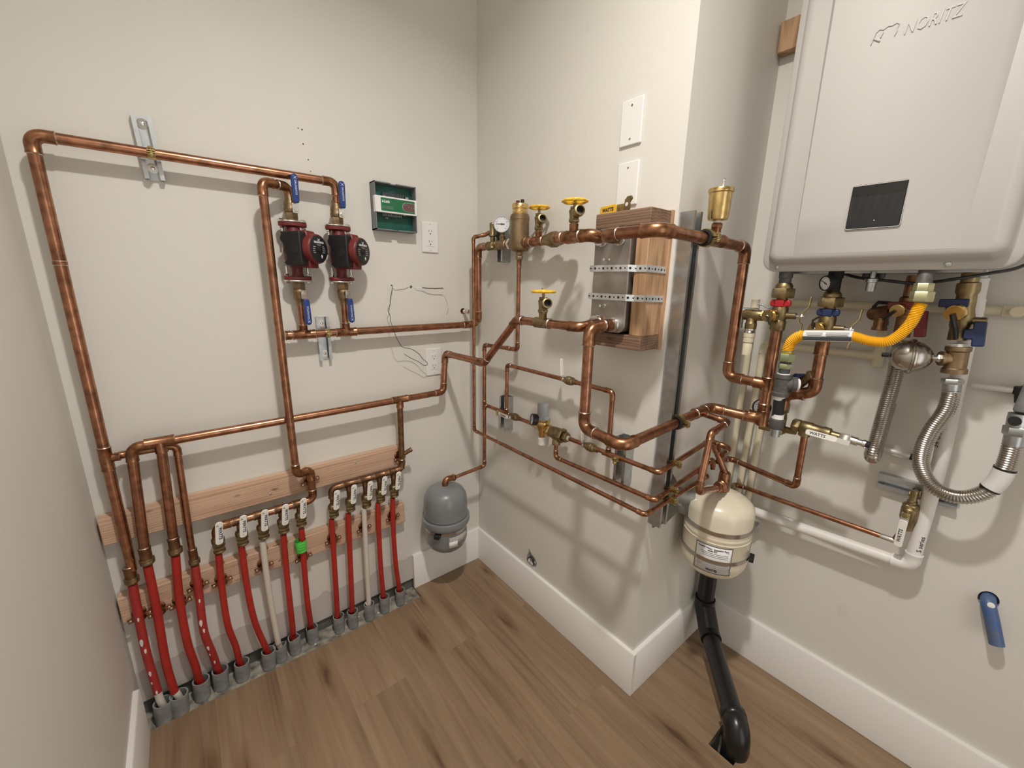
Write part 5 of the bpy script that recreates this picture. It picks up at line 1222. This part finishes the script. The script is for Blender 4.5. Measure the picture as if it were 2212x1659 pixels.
# ------------------------------------------------------------------ strainer, gauge and purge valve low behind the iron leg
sp = thing('strainer', 'brass strainer body standing behind the iron drip leg', 'valve', (.310, -1.138, .96))
sx2, sy2 = .310, -1.137
obj('strainer_body', MB().lathe((sx2, sy2, 1.045), -Z, [(0,.0165),(.006,.0185),(.030,.0185),(.034,.0150),(.050,.0170),(.078,.0165),(.085,.0200),(.095,.0190),(.100,.0130)], 24).lathe((sx2, sy2, .957), V((-.15,1,.0)), [(0,.0115),(.05,.0105)], 16).tube([(sx2, sy2, .965), (.300, -1.16, .965), (.296, -1.185, .968)], .0095, 14), BRASS, sp)
gb = thing('pressure_gauge', 'black-rimmed gauge half hidden behind the copper riser below the heater', 'gauge', (0.3200,-1.0787,1.0149))
gauge(gb, (0.3200,-1.0806,1.0109), (-.80,-.52,.30), .026, BLKP, depth=.012)
obj('stem', MB().tube([V((0.3280,-1.0820,0.9903)), V((0.3300,-1.1018,0.9667))], .005, 10), BRASS, gb)
pgv = thing('purge_valve', 'brass purge valve with a worn white lever lying along it', 'valve', (0.2960,-1.2012,0.9832))
a0, a1 = V((0.2960,-1.1740,0.9880)), V((0.2960,-1.3330,0.9808)); dd = (a1-a0).normalized()
Lp = (a1-a0).length
obj('valve_body', MB().hexn(a0, dd, .0185, .020).lathe(a0+dd*.020, dd, [(0,.0150),(.004,.0180),(.026,.0180),(.030,.0165),(.050,.0150),(.056,.0175),(.070,.0165),(.074,.0110),(Lp*.70,.0105)], 22).lathe(a0+dd*.034, V((0,.1,-1)), [(0,.0140),(.024,.0145),(.026,.0125)], 20), BRASS, pgv)
lv = a0+dd*.118+V((-.022,0,-.004)); nn = V((-.95,-.1,.28)).normalized()
nn = (nn-dd*nn.dot(dd)).normalized(); uu = nn.cross(-dd)
hnd = obj('handle', MB().prism(lv-dd*.042, (-dd, uu, nn), rrect(.072, .0155, .006), .004), WHITEH, pgv, bevel=.001)
text('lettering', 'WATTS', .011, lv-dd*.050+nn*.0041, (dd, -uu, nn) if (dd.cross(-uu)).dot(nn) > 0 else (dd, uu, nn), INKB, hnd, .0002, bold=.0003)
obj('lever_plate', MB().prism(lv+dd*.006, (-dd, uu, nn), rrect(.030, .013, .002), .002), CHROME, pgv)
obj('hose_connector', MB().hexn(a0+dd*(Lp*.70), dd, .0130, .024).lathe(a0+dd*(Lp*.70+.024), dd, [(0,.0115),(.014,.0115),(.015,.0085),(.024,.0085),(.026,.0105),(.032,.0105)], 20), CHROME, pgv)
obj('end_cap', MB().lathe(a1, dd, [(0,.0085),(.016,.0085)], 16), BLKM, pgv)
pvp = thing('copper_tube', 'thin copper tube from under the purge valve turning left along the right wall', 'pipe', (.40, -1.18, .80))
v0 = a0+dd*.034+V((0,0,-.026))
pipes(pvp, [v0+Z*.006, (v0.x+.012, v0.y-.0, .800), (.392, -.985, .788), (.300, -.982, .800)], .0088, sock=1.8)

# ------------------------------------------------------------------ right-hand valve group, steel hoses, round arrester
iv = thing('isolation_valve', 'tall brass valve at the far right with two blue T handles', 'valve', (0.3600,-1.4415,1.3153), 'isolation valves under the heater')
c0, c1, c2 = V((0.3600,-1.4401,1.3877)), V((0.3600,-1.4436,1.3155)), V((0.3600,-1.4486,1.2497))
obj('valve_body', MB().lathe(c0+Z*.02, c2-c0-Z*.02, [(0,.0150),(.020,.0150),(.022,.0195),(.040,.0200),(.048,.0165),(.062,.0175),(.080,.0170),(.096,.0200),(.118,.0195),(.122,.0180),(.150,.0185)], 24).cyl(c1, c1+V((-.03,.012,.004)), .0105, 16).cyl(c1+Z*-.012, c1+V((-.004,-.040,-.012)), .0085, 14), BRASS, iv)
cc = V((0.3220,-1.4355,1.3203)); cp = obj('hose_cap', MB().lathe(cc, (-.95,.22,-.20), [(-.010,.0165),(-.006,.0185),(0,.0185),(.003,.0175),(.004,.0140),(.007,.0165),(.010,.0165)], 28), BRASSB, iv)
obj('retaining_strap', MB().tube([cc+V((-.012,.004,-.003)), cc+V((-.012,.0,-.016)), cc+V((.0,-.006,-.036)), cc+V((.012,-.010,-.058))], .0045, 8), BLKP, cp)
def tgrip(P, wv, sv, m, root, a=.046, b=.018, s=.020):
    return obj('t_handle', MB().prism(P, (wv, sv, V(wv).cross(V(sv))), [(-a*.5,0),(a*.5,0),(a*.5,b),(s*.6,b),(s*.5,b+.014),(-s*.5,b+.014),(-s*.6,b),(-a*.5,b)], .014, h0=-.007), m, root, bevel=.0025)
tgrip(V((0.3450,-1.4265,1.3504)), V((0,-1,.05)), V((0,-.05,-1)), BLUED, iv, .048)
tgrip(V((0.3450,-1.4887,1.2763)), V((.05,.10,1)), V((0,1,-.1)), BLUED, iv, .055, .020)
ir = thing('isolation_valve', 'dark brass valve with two red handles behind the yellow hose', 'valve', (0.3700,-1.3477,1.3259), 'isolation valves under the heater')
d0 = V((0.3700,-1.3469,1.3540)); d1 = V((0.3700,-1.3493,1.2454))
obj('valve_body', MB().lathe(d0+Z*.05, d1-d0-Z*.05, [(0,.014),(.05,.014),(.054,.019),(.075,.019),(.082,.0165),(.13,.0170),(.15,.0165)], 22), COPPERD, ir)
tgrip(V((0.3500,-1.3378,1.3405)), V((0,-1,.05)), V((0,-.05,-1)), REDD, ir, .050)
tgrip(V((0.3550,-1.3915,1.2902)), V((.05,.10,1)), V((0,1,-.1)), REDD, ir, .062, .020)
ec = V((0.3350,-1.3368,1.3206)); cp = obj('hose_cap', MB().lathe(ec, (-.95,.22,-.20), [(-.010,.0150),(0,.0150),(.004,.0145),(.005,.0120),(.009,.0140)], 24), BRASSB, ir)
obj('retaining_strap', MB().tube([ec+V((-.010,.004,-.002)), ec+V((-.006,.012,-.010)), ec+V((.004,.024,-.024))], .004, 8), BLKP, cp)
r2 = thing('relief_valve', 'dark relief valve with a cream drain pipe behind the yellow hose', 'valve', (0.4000,-1.2979,1.3047))
b0 = V((0.3800,-1.3175,1.3160)); b1 = V((0.4000,-1.2925,1.3092))
obj('valve_body', MB().lathe(b0, b1-b0, [(0,.012),(.012,.0165),(.050,.0175),(.056,.015)], 20).lathe(V((0.4000,-1.2989,1.3047)), -Z, [(0,.015),(.030,.0145),(.034,.0165),(.040,.0165)], 20), COPPERD, r2)
obj('test_lever', MB().tube([V((0.4000,-1.3109,1.3352)), V((0.4000,-1.2849,1.3364)), V((0.4000,-1.2784,1.3253)), V((0.4000,-1.2800,1.2937))], .0045, 8), BLKP, r2)
rr_ = V((0.4100,-1.2992,1.2874)); obj('thread_tape', MB().lathe(rr_, -Z, [(0,.0150),(.010,.0155)], 18), mat('pale_blue_plastic', (.16,.24,.40), .5), r2)

bt = thing('pipe_tee', 'bronze tee below the blue T handles, joined to the round steel arrester', 'pipe fitting', (0.3600,-1.4530,1.2144))
t0, t1 = V((0.3600,-1.4520,1.2437)), V((0.3600,-1.4556,1.1805)); td = (t1-t0).normalized(); tl = (t1-t0).length
tc_ = t0+td*tl*.48; nb = V((0.3450,-1.4279,1.2132))
obj('tee_body', MB().lathe(t0, td, [(0,.016),(.001,.0225),(.010,.0225),(.013,.0195),(tl-.013,.0195),(tl-.010,.0225),(tl,.0225),(tl+.001,.016)], 28).lathe(tc_, nb-tc_, [(0,.0150),((nb-tc_).length-.008,.0140),((nb-tc_).length-.006,.0170),((nb-tc_).length,.0170)], 22), BRONZE, bt)
obj('thread_tape', MB().lathe(t0-td*.006, td, [(0,.0150),(.007,.0155)], 20), TEFLON, bt)
ar = thing('hammer_arrester', 'round stainless steel pressure ball beside the bronze tee', 'arrester', (0.3350,-1.3773,1.2113))
ac = V((0.3300,-1.3795,1.2121)); ad = (nb-ac).normalized()
def ball(c, d, r):
    prof = [(-r*1.02*math.cos(R(8*k)), r*.96*math.sin(R(8*k))) for k in range(2, 23)]
    return MB().lathe(c, d, prof, 40)
obj('ball', ball(ac, ad, .0392), STAIN, ar)
obj('seam_rim', MB().lathe(ac, ad, [(-.0045,.0375),(-.004,.0415),(-.001,.0423),(0,.0411),(.001,.0423),(.004,.0415),(.0045,.0375)], 40), STAIN, ar)
obj('inlet_nut', MB().lathe(ac+ad*.040, ad, [(0,.006),((nb-ac).length-.040,.006)], 14).hexn(ac+ad*.046, ad, .0095, .010), CHROME, ar)
obj('air_valve', MB().lathe(ac-ad*.040, -ad, [(0,.0055),(.012,.0055),(.013,.004)], 12), BLKM, ar)
fh = thing('flexible_hose', 'ribbed stainless hose from the bronze tee looping down and right', 'hose', (0.3600,-1.4485,0.9621), 'ribbed stainless hoses')
f0, f1 = V((0.3600,-1.4566,1.1672)), V((0.3600,-1.4598,1.1340)); fd_ = (f1-f0).normalized()
obj('ferrule', MB().hexn(f0, fd_, .0200, .012).lathe(f0+fd_*.012, fd_, [(0,.0165),(.020,.0160),(.026,.0145)], 22), STEEL, fh)
pth = spline([f1-fd_*.006, f1+fd_*.01, (0.3600,-1.4588,1.0855), (0.3600,-1.4453,1.0332), (0.3600,-1.4395,0.9838), (0.3600,-1.4439,0.9416), (0.3600,-1.4619,0.9070), (0.3600,-1.4917,0.8868), (0.3600,-1.5242,0.8886), (0.3600,-1.5513,0.9102), (0.3600,-1.5666,0.9413), (0.3600,-1.5732,0.9783), (0.3600,-1.5740,1.0122), (0.3600,-1.5730,1.0373)], 10)
o, rr = corrugated(pth, .0172, .0054, .0022)
obj('ribbed_tube', MB().tube(o, rr, 24), STAIN, fh)
kq = [i for i, q in enumerate(pth)][-44:-29]; sg_ = [pth[i] for i in kq]
sg_ = [V((0.3600,-1.5611,0.9262)), V((0.3600,-1.5675,0.9440)), V((0.3600,-1.5714,0.9628)), V((0.3600,-1.5732,0.9817))]
obj('hose_tag', MB().tube(spline(sg_, 5), .0180, 24), PAPER, fh, 'white printed tag round the hose')
for q0, q1 in ((sg_[0], sg_[1]), (sg_[-1], sg_[-2])): obj('tag_edge', MB().lathe(q0, q1-q0, [(-.001,.0184),(.003,.0184)], 24), BLKP, fh)
obj('ferrule', MB().lathe(V((0.3600,-1.5732,1.0363)), V((0.3600,-1.5719,1.0632))-V((0.3600,-1.5732,1.0363)), [(0,.0155),(.006,.0165),(.028,.0165)], 22).hexn(V((0.3600,-1.5723,1.0611)), V((0.3600,-1.5697,1.0980))-V((0.3600,-1.5723,1.0611)), .0205, .020).lathe(V((0.3600,-1.5706,1.0800)), V((0.3600,-1.5689,1.1084))-V((0.3600,-1.5706,1.0800)), [(0,.0165),(.014,.0170),(.030,.0165)], 22), STEEL, fh)
pw = thing('pipe_union', 'grey plastic pipe end with a black clip at the right edge', 'pipe fitting', (0.3600,-1.5697,1.1139))
obj('pipe_end', MB().lathe(V((0.3600,-1.5740,1.1119)), V((0.3800,-1.5791,1.1723))-V((0.3600,-1.5740,1.1119)), [(0,.014),(.004,.0170),(.09,.0170),(.091,.014)], 24), CONDUIT, pw)
obj('clip', MB().lathe(V((0.3450,-1.5652,1.0955)), X, [(-.008,.010),(.008,.010)], 14), BLKM, pw)
f2 = thing('flexible_hose', 'straight ribbed stainless hose hanging below the round steel ball', 'hose', (0.3700,-1.3489,1.0426), 'ribbed stainless hoses')
pth = spline([(0.3850,-1.3499,1.2444), (0.3850,-1.3502,1.2026), (0.3850,-1.3527,1.1481), (0.3780,-1.3518,1.0928), (0.3720,-1.3506,1.0363), (0.3660,-1.3502,0.9854), (0.3600,-1.3496,0.9509), (0.3660,-1.3489,0.9318), (0.3920,-1.3473,0.9244), (0.4250,-1.3456,0.9567), (0.4400,-1.3447,1.0144), (0.4450,-1.3462,1.0674)], 10)
o, rr = corrugated(pth, .0170, .0054, .0022)
obj('ribbed_tube', MB().tube(o, rr, 24), STAIN, f2)

# white drain pipe and its smaller horizontal run
wp = thing('drain_pipe', 'white plastic drain pipe from under the heater down to a low elbow', 'pipe', (0.4200,-1.4706,0.6702))
WX = .418
tp, bp = V((0.4180,-1.4468,1.4095)), V((0.4180,-1.4751,0.6666))
m_ = [V((0.4180,-1.4501,1.3729)), V((0.4180,-1.4516,1.3303)), V((0.4180,-1.4653,0.9270))]
elb = V((WX, (m_[2].y+bp.y)/2-.001, .640))
pipes(wp, [(WX, tp.y, 1.415), (WX, m_[1].y-.004, 1.33), (WX, elb.y, .95), elb, (WX+.004, -1.02, .611)], .0158, bendr=.022, tube=PVC, fitm=PVC, ring=None, names=('pipe_length','elbow_fitting'), sock=1.15)
coupling(wp, m_[0], (V(m_[2])-m_[0]), .0160, .024, fitm=PVC, ring=PVC, k=1.2)
coupling(wp, m_[1], Z, .0160, .014, fitm=PVC, ring=PVC, k=1.2)
def along(s, P, d, out, size, root, ink=INK, sx=1.):
    d, out = V(d).normalized(), V(out).normalized(); out = (out-d*out.dot(d)).normalized()
    return text('lettering', s, size, V(P)+out*.0162, (d, out.cross(d), out), ink, root, .0002, sx=sx)
along('S series', (WX, elb.y, .715), Z, (-.85,-.5,0), .015, wp)
along('IPEX', (WX, elb.y, .668), Z, (-.85,-.5,0), .008, wp, INKG)
along('34 OD/ELE', (WX, (elb.y+m_[1].y)/2+.001, 1.02), V((0,.0,1)), (-.95,.25,0), .016, wp)
hs = thing('mounting_channel', 'horizontal galvanised channel on the right wall behind the white drain pipe', 'bracket', (RE, -1.46, .845))
h0, h1 = V((0.4740,-1.3713,0.8178)), V((0.4740,-1.5191,0.8186))
strut(hs, (RE, -1.360, .840), (RE, -1.520, .838), (Z, -Y, -X), dep=.021)
br = thing('ball_valve', 'brass valve with a worn white lever, hanging by the white drain pipe', 'valve', (0.4000,-1.4381,0.7740), 'lever valves on the right wall')
k0, k1 = V((0.4100,-1.4422,0.8543)), V((0.4050,-1.4439,0.7118)); kd = (k1-k0).normalized()
obj('valve_body', MB().lathe(k0, kd, [(0,.0085),(.028,.0085),(.030,.0110),(.036,.0110),(.038,.0150),(.050,.0165),(.052,.0185),(.078,.0185),(.086,.0150),(.112,.0125)], 22).hexn(k0+kd*.040, kd, .0180, .010), BRASS, br)
kn_ = V((-.96,.20,.15)); kn_ = (kn_-kd*kn_.dot(kd)).normalized(); Pv = k0+kd*.066+kn_*.020
obj('stem', MB().cyl(k0+kd*.066, Pv+kn_*.004, .006, 12).hexn(Pv+kn_*.0035, kn_, .008, .005), ZINCY, br)
ku = kd.cross(kn_)
hnd = obj('handle', MB().prism(Pv+kd*.052+kn_*.003, (ku, -kd, kn_), rrect(.0175, .078, .006), .0045), WHITEH, br, bevel=.0012)
obj('lever_plate', MB().prism(Pv+kd*.006, (ku, -kd, kn_), rrect(.017, .026, .002), .002), CHROME, br)
text('lettering', 'WATTS', .011, Pv+kd*.058+kn_*.0076, (-kd, -ku, kn_) if ((-kd).cross(-ku)).dot(kn_) > 0 else (-kd, ku, kn_), INKB, hnd, .0002, bold=.0003)
strut_clamp(hs, (RE-.021-.0105, k0.y, .838), Z, -X, .0085)
lw_ = thing('copper_tube', 'long thin copper tube sloping along the right wall to the worn white lever', 'pipe', (0.4300,-1.2405,0.6814))
e1 = V((0.4100,-1.4287,0.6971)); e0 = V((0.4300,-0.9991,0.6835))
pipes(lw_, [e1, e0, (e0.x-.03, e0.y-.004, e0.z+.004)], .0075, sock=1.9)
obj('end_ferrule', MB().lathe(e1-(e1-e0).normalized()*.030, e1-e0, [(0,.0082),(.006,.0090),(.040,.0090)], 16), CHROME, lw_)
pipes(lw_, [e1, V(k0+kd*.100)], .0075)

# cream plastic drain runs on the wall
cA = thing('plastic_pipe', 'upper cream plastic pipe running level behind the valves to the corner', 'pipe', (.452, -1.3, 1.315), 'cream plastic drain pipes')
pipes(cA, [(.452, -1.56, 1.325), (.452, -1.045, 1.325), (.452, -1.038, .47), (.485, -1.038, .465)], .0108, bendr=.016, tube=CPVC, fitm=CPVC, ring=None, sock=1.4)
tee(cA, (.452, -1.522, 1.325), Y, -X, .0108, .0108, .022, fitm=CPVC, ring=CPVC)
cB = thing('plastic_pipe', 'lower cream plastic pipe from the dark relief valve to the corner', 'pipe', (.452, -1.2, 1.18), 'cream plastic drain pipes')
zB = 1.190
pipes(cB, [(.440, -1.300, 1.262), (.450, -1.302, zB), (.452, -1.012, zB), (.452, -1.004, .47), (.485, -1.004, .465)], .0108, bendr=.016, tube=CPVC, fitm=CPVC, ring=None, sock=1.4)
tee(cB, (.450, -1.302, zB), Z, Y, .0112, .0112, .028, fitm=CPVC, ring=CPVC)
cC = thing('plastic_pipe', 'cream plastic pipe standing nearest the corner of the two walls', 'pipe', (.452, -.966, 1.0), 'cream plastic drain pipes')
pipes(cC, [(.452, -.966, 1.33), (.452, -.966, .47), (.485, -.966, .465)], .0108, tube=CPVC, fitm=CPVC, ring=None)
coupling(cC, (.452, -.966, 1.318), Z, .0108, .014, fitm=CPVC, ring=CPVC)

# clear tubes with black connectors
ct = thing('clear_tube', 'clear plastic tube on the right wall between the two ribbed hoses', 'tube', (0.4600,-1.3776,0.9311), 'clear plastic tubes')
q0, q1 = V((0.4550,-1.3148,0.9368)), V((0.4550,-1.4127,0.9294))
obj('tube', MB().cyl(q0, q1, .0068, 16), CLEAR, ct)
obj('connector', MB().lathe(q1, q1-q0, [(0,.0085),(.010,.0085),(.011,.011),(.018,.011)], 16), BLKM, ct)
c2_ = thing('clear_tube', 'clear plastic tube at the right edge with a black valve on it', 'tube', (0.4400,-1.5307,1.1483), 'clear plastic tubes')
q0, q1 = V((0.4550,-1.4863,1.1440)), V((0.4550,-1.5508,1.1447))
obj('tube', MB().cyl(q0, q1, .0068, 16), CLEAR, c2_)
obj('connector', MB().lathe(q1, q1-q0, [(0,.0085),(.014,.0085),(.015,.013),(.020,.013)], 16).lathe(V((0.4500,-1.5618,1.1455)), q1-q0, [(0,.014),(.03,.014)], 18).cyl(V((0.4500,-1.5683,1.1192)), V((0.4500,-1.5610,1.1564)), .011, 14), BLKM, c2_)

# ------------------------------------------------------------------ cream expansion tank in the recess
TC = (.236, -1.036)
ZT = .438
et = thing('expansion_tank', 'cream steel expansion tank with bands and a paper label in the recess', 'tank', (*TC, ZT))
rt = .1035
A = (TC[0], TC[1], ZT)
obj('tank_body', MB().lathe(A, Z, [(0,.012),(.002,.045),(.012,.072),(.030,.090),(.052,.1005),(.070,rt),(.168,rt),(.170,.1045),(.176,.1045),(.178,rt)], 56), CREAM, et)
obj('tank_dome', MB().lathe((A[0], A[1], ZT+.178), Z, [(0,rt),(.070,rt),(.086,.1005),(.100,.090),(.115,.066),(.126,.035),(.131,.012)], 56), CREAM, et)
obj('seam_bead', MB().torus((A[0], A[1], ZT+.160), Z, rt, .0022, 56, 8), CREAM, et)
obj('steel_band', MB().lathe((A[0], A[1], ZT+.190), Z, [(0,rt+.0006),(.0005,rt+.0016),(.0145,rt+.0016),(.015,rt+.0006)], 56, cap=False), STAIN, et)
obj('steel_band', MB().lathe((A[0], A[1], ZT+.088), Z, [(0,rt+.0006),(.0005,rt+.0018),(.0135,rt+.0018),(.014,rt+.0006)], 56, cap=False), STAIN, et)
cl = V((A[0]+math.cos(R(-74))*(rt+.009), A[1]+math.sin(R(-74))*(rt+.009), ZT+.092)); ca = V((math.cos(R(-74)), math.sin(R(-74)), 0)); cb_ = Z.cross(ca)
obj('band_clamp', MB().obox(cl, (cb_, Z, ca), (.040,.013,.014)).obox(cl-Z*.010+cb_*.004, (cb_, Z, ca), (.014,.014,.012)), BLKM, et, bevel=.002)
wrap_label(et, 'paper_label', A, ZT+.052, ZT+.152, -188, -128, rt+.0003, PAPER)
def on_tank(s, ang, z, size, ink, root, r=rt+.0012, bold=0.):
    a_ = R(ang); n = V((math.cos(a_), math.sin(a_), 0))
    return text('lettering', s, size, V((A[0], A[1], z))+n*r, (Z.cross(n), Z, n), ink, root, .0002, bold=bold)
for z0, z1 in ((.0515,.0535), (.1505,.1525)): wrap_label(et, 'label_border', A, ZT+z0, ZT+z1, -188, -127.5, rt+.0006, INK)
for a0_, a1_ in ((-188.5,-187.5), (-128.5,-127.5)): wrap_label(et, 'label_border', A, ZT+.0515, ZT+.1525, a0_, a1_, rt+.0006, INK)
for k, z in enumerate((.085,.079,.073)): wrap_label(et, 'fine_print', A, ZT+z, ZT+z+.0028, -183, -133+2*k, rt+.0006, INKG)
for k, z in enumerate((.124,.118,.112)): wrap_label(et, 'fine_print', A, ZT+z, ZT+z+.0022, -180+3*k, -134, rt+.0006, INKG)
for s, a_ in (('Potable Water', -172), ('Expansion Tank', -146)): on_tank(s, a_, ZT+.142, .0070, INK, et, bold=.0002)
for s, a_ in (('Model PLT', -160),): on_tank(s, a_, ZT+.133, .0062, INK, et, bold=.0002)
for s, a_ in (('WATTS', -158),): on_tank(s, a_, ZT+.0625, .0095, INK, et, bold=.0006)
wrap_label(et, 'warning_label', A, ZT+.104, ZT+.150, -70, -48, rt+.0003, mat('yellow_label', (.70,.52,.10), .5))
wrap_label(et, 'label_border', A, ZT+.104, ZT+.150, -71, -69.5, rt+.0006, INK)
et.scale = (.962, .962, .93); et.location.z = .452
obj('tank_neck', MB().lathe((A[0], A[1], ZT+.303), Z, [(0,.018),(.006,.018),(.007,.0125),(.020,.0125)], 20), STEEL, et)
TDR = (V((-0.0163,-1.0750,0.8328))-V((TC[0], TC[1], .790))).normalized()
# its connection
tcn = thing('copper_tube', 'copper branch looping from the lower pipe into the tee above the cream tank', 'pipe', (TC[0], TC[1], .79))
tz0 = .752
obj('tank_tee', MB().lathe((A[0], A[1], tz0-.014), Z, [(0,.0170),(.004,.0180),(.060,.0165),(.064,.0140)], 22).lathe((A[0], A[1], tz0+.008), TDR, [(0,.0155),(.026,.0155),(.028,.0180),(.036,.0180),(.038,.0150),(.044,.0170),(.050,.0170),(.052,.0130),(.072,.0125),(.076,.0105)], 22), COPPER2, tcn)
bq = V((A[0], A[1], tz0+.008)) + TDR.normalized()*.070
b2 = V((-0.0163,-1.0750,0.8328)); b3 = V((0.0520, -1.0573, 0.9792))
pipes(tcn, [bq, b2, b3, V((0.1500,-1.0573,0.9909)), (.150, DYL-.012, .997)], .0092, sock=1.5, bendr=.013)
vb = thing('copper_tube', 'pair of upright copper legs between the chase pipes and the cream tank', 'pipe', (.262, -1.02, .80))
pipes(vb, [(A[0], A[1], tz0+.046), (A[0]+.002, -.995, .868), (A[0]+.002, -.990, .884)], .0098, sock=1.3, bendr=.014)
pipes(vb, [(A[0]+.012, A[1]+.012, tz0+.046), (.285, -.985, .840), (.288, -.978, .860)], .0088, bendr=.014)
# perforated straps holding it to the wall
ps = thing('perforated_strap', 'wide grey perforated strap fixing the cream tank to the recess wall', 'strap', (.08, CH-.01, .72))
sv = [V((.035, CH-.0020, .700)), V((.120, CH-.0030, .690)), V((.150, CH-.018, .686)), V((.166, -.985, .682))]
mb = MB(); vs = []
for k, p in enumerate(sv): vs += [p-Z*(.075 if k < 2 else .04), p+Z*(.095 if k < 2 else .05)]
mb.add(vs, [[2*k, 2*k+2, 2*k+3, 2*k+1] for k in range(3)], 0, False)
so = obj('strap_plate', mb, STEEL, ps); so.modifiers.new('thick', 'SOLIDIFY').thickness = .0016
hm = MB()
for i in range(4):
    for j in range(9): hm.obox((.047+.020*i, CH-.0046-.0003*i, .640+.0165*j), (X, Z, Y), (.013, .0055, .0006))
obj('slots', hm, BLKM, ps)
bt_ = thing('bolt_bracket', 'small dark metal bracket on the right wall beside the cream tank', 'bracket', (0.4500,-1.0742,0.5387))
u0 = V((0.4200,-1.0721,0.5713)); u1 = V((0.4500,-1.0852,0.5259))
obj('strap_end', MB().obox((u0+u1)/2, ((u1-u0), (u1-u0).cross(V((-.8,-.6,0))), V((-.8,-.6,0))), (.050,.016,.006)), STEEL, bt_, bevel=.001)
obj('screw', MB().cyl((u0+u1)/2, (RE, (u0+u1).y/2, (u0+u1).z/2), .004, 10), STEEL, bt_)

# ------------------------------------------------------------------ black drain pipe from the tank corner into the floor
ab = thing('drain_pipe', 'black plastic drain pipe from behind the cream tank down into the floor', 'pipe', (.12, -1.2, 0))
ra = .0300
pa = [(.400, -.968, .54), (.400, -.968, .165), (.382, -.990, .115), (.135, -1.205, .072)]
d2 = V((-.250, -.220, -.043)).normalized()
pts = [V(q) for q in pa]
for a_, b_ in ((pts[0], pts[1]), (pts[2], pts[3])): obj('pipe_length', MB().cyl(a_, b_, ra, 26), ABS, ab)
obj('elbow_fitting', MB().tube(path_smooth([pts[1]+Z*.035, pts[1]+Z*.034, pts[1]+Z*.004, pts[2]+(pts[3]-pts[2]).normalized()*.045, pts[2]+(pts[3]-pts[2]).normalized()*.075], .03), ra*1.2, 26), ABS, ab)
e0_ = pts[3]
obj('elbow_fitting', MB().tube(path_smooth([e0_-d2*.010, e0_-d2*.009, e0_+d2*.045, V((.094, -1.236, -.02)), V((.094, -1.236, -.11))], .036, 10), ra*1.2, 28).lathe(e0_-d2*.012, d2, [(0,ra*1.2),(.002,ra*1.26),(.020,ra*1.26),(.022,ra*1.2)], 28), ABS, ab)

# ------------------------------------------------------------------ blue stub in the right wall
bs = thing('blue_tube', 'blue plastic tube end drooping out of a hole low in the right wall', 'tube', BL)
obj('tube', MB().tube(spline([V(BL)+V((.07,.004,.012)), V(BL)+V((.02,.001,.006)), V((0.4620,-1.6176,0.5982)), V((0.4520,-1.6280,0.5709)), V((0.4460,-1.6387,0.5407)), V((0.4400,-1.6496,0.5095))], 8), .0142, 20, cap=False).lathe(V((0.4402,-1.6492,0.5105)), V((0.4400,-1.6496,0.5095))-V((0.4460,-1.6387,0.5407)), [(0,.0138),(.0004,.0138)], 20, 1), [mat('blue_tube_plastic', (.035,.10,.30), .42, var=.35, vscale=30, dark=(.10,.13,.20)), BLKM], bs)
obj('paint_splash', MB().lathe(V((0.4475,-1.6221,0.6025)), V((-.9,-.2,.4)), [(-.0016,.006),(-.0004,.007),(.0006,.0055)], 14), PAPER, bs)
# rubble bits on the bare strip
for k in range(26):
    x_ = rnd.uniform(LW+.03, TX1-.02); y_ = rnd.uniform(TY+.003, -.012); s_ = rnd.uniform(.0022, .0055)
    m_b = MB().lathe((x_, y_, -.0096), (rnd.uniform(-.2,.2), rnd.uniform(-.2,.2), 1), [(0,s_),(s_*.5,s_*.9),(s_*.8,s_*.4)], rnd.choice((5,6,7)))
    q = obj('rubble_chip', m_b, PAPER if k % 3 == 0 else SUBFL)
    tag(q, 'small pale chip of rubble on the bare strip below the red tubes', 'rubble', 'rubble on the bare strip')

# ------------------------------------------------------------------ light and camera
ld = bpy.data.lights.new('ceiling_lamp', 'AREA'); ld.shape = 'DISK'; ld.size = .10; ld.energy = 22.5; ld.spread = R(144); ld.color = (1, .955, .895)
lo = bpy.data.objects.new('ceiling_lamp', ld); COL.objects.link(lo); lo.location = (*LP, HC-.012)
lo['label'] = 'warm lamp inside the round ceiling light'; lo['category'] = 'lamp'; lo['kind'] = 'structure'
w = bpy.data.worlds.new('world'); SC.world = w; w.use_nodes = True
w.node_tree.nodes['Background'].inputs[0].default_value = (1, .97, .935, 1); w.node_tree.nodes['Background'].inputs[1].default_value = 1.6  # added fill light, entering through the invented doorway
cd = bpy.data.cameras.new('camera'); cd.sensor_width = 36; cd.sensor_fit = 'HORIZONTAL'; cd.lens = 884.42/2212*36; cd.clip_start = .02
co = bpy.data.objects.new('camera', cd); COL.objects.link(co)
yaw, pitch, roll = .68126, .23834, .01594
f = V((math.sin(yaw)*math.cos(pitch), math.cos(yaw)*math.cos(pitch), -math.sin(pitch)))
r0 = V((math.cos(yaw), -math.sin(yaw), 0)); u0 = r0.cross(f)
r1 = r0*math.cos(roll) + u0*math.sin(roll); u1 = -r0*math.sin(roll) + u0*math.cos(roll)
mw = M((r1, u1, -f)).transposed().to_4x4(); mw.translation = V((-1.0433, -1.5364, 1.3670))
co.matrix_world = mw
SC.camera = co
vs = SC.view_settings; vs.view_transform = 'Standard'; vs.look = 'None'; vs.exposure = 0.0; vs.gamma = 1; vs.use_curve_mapping = False
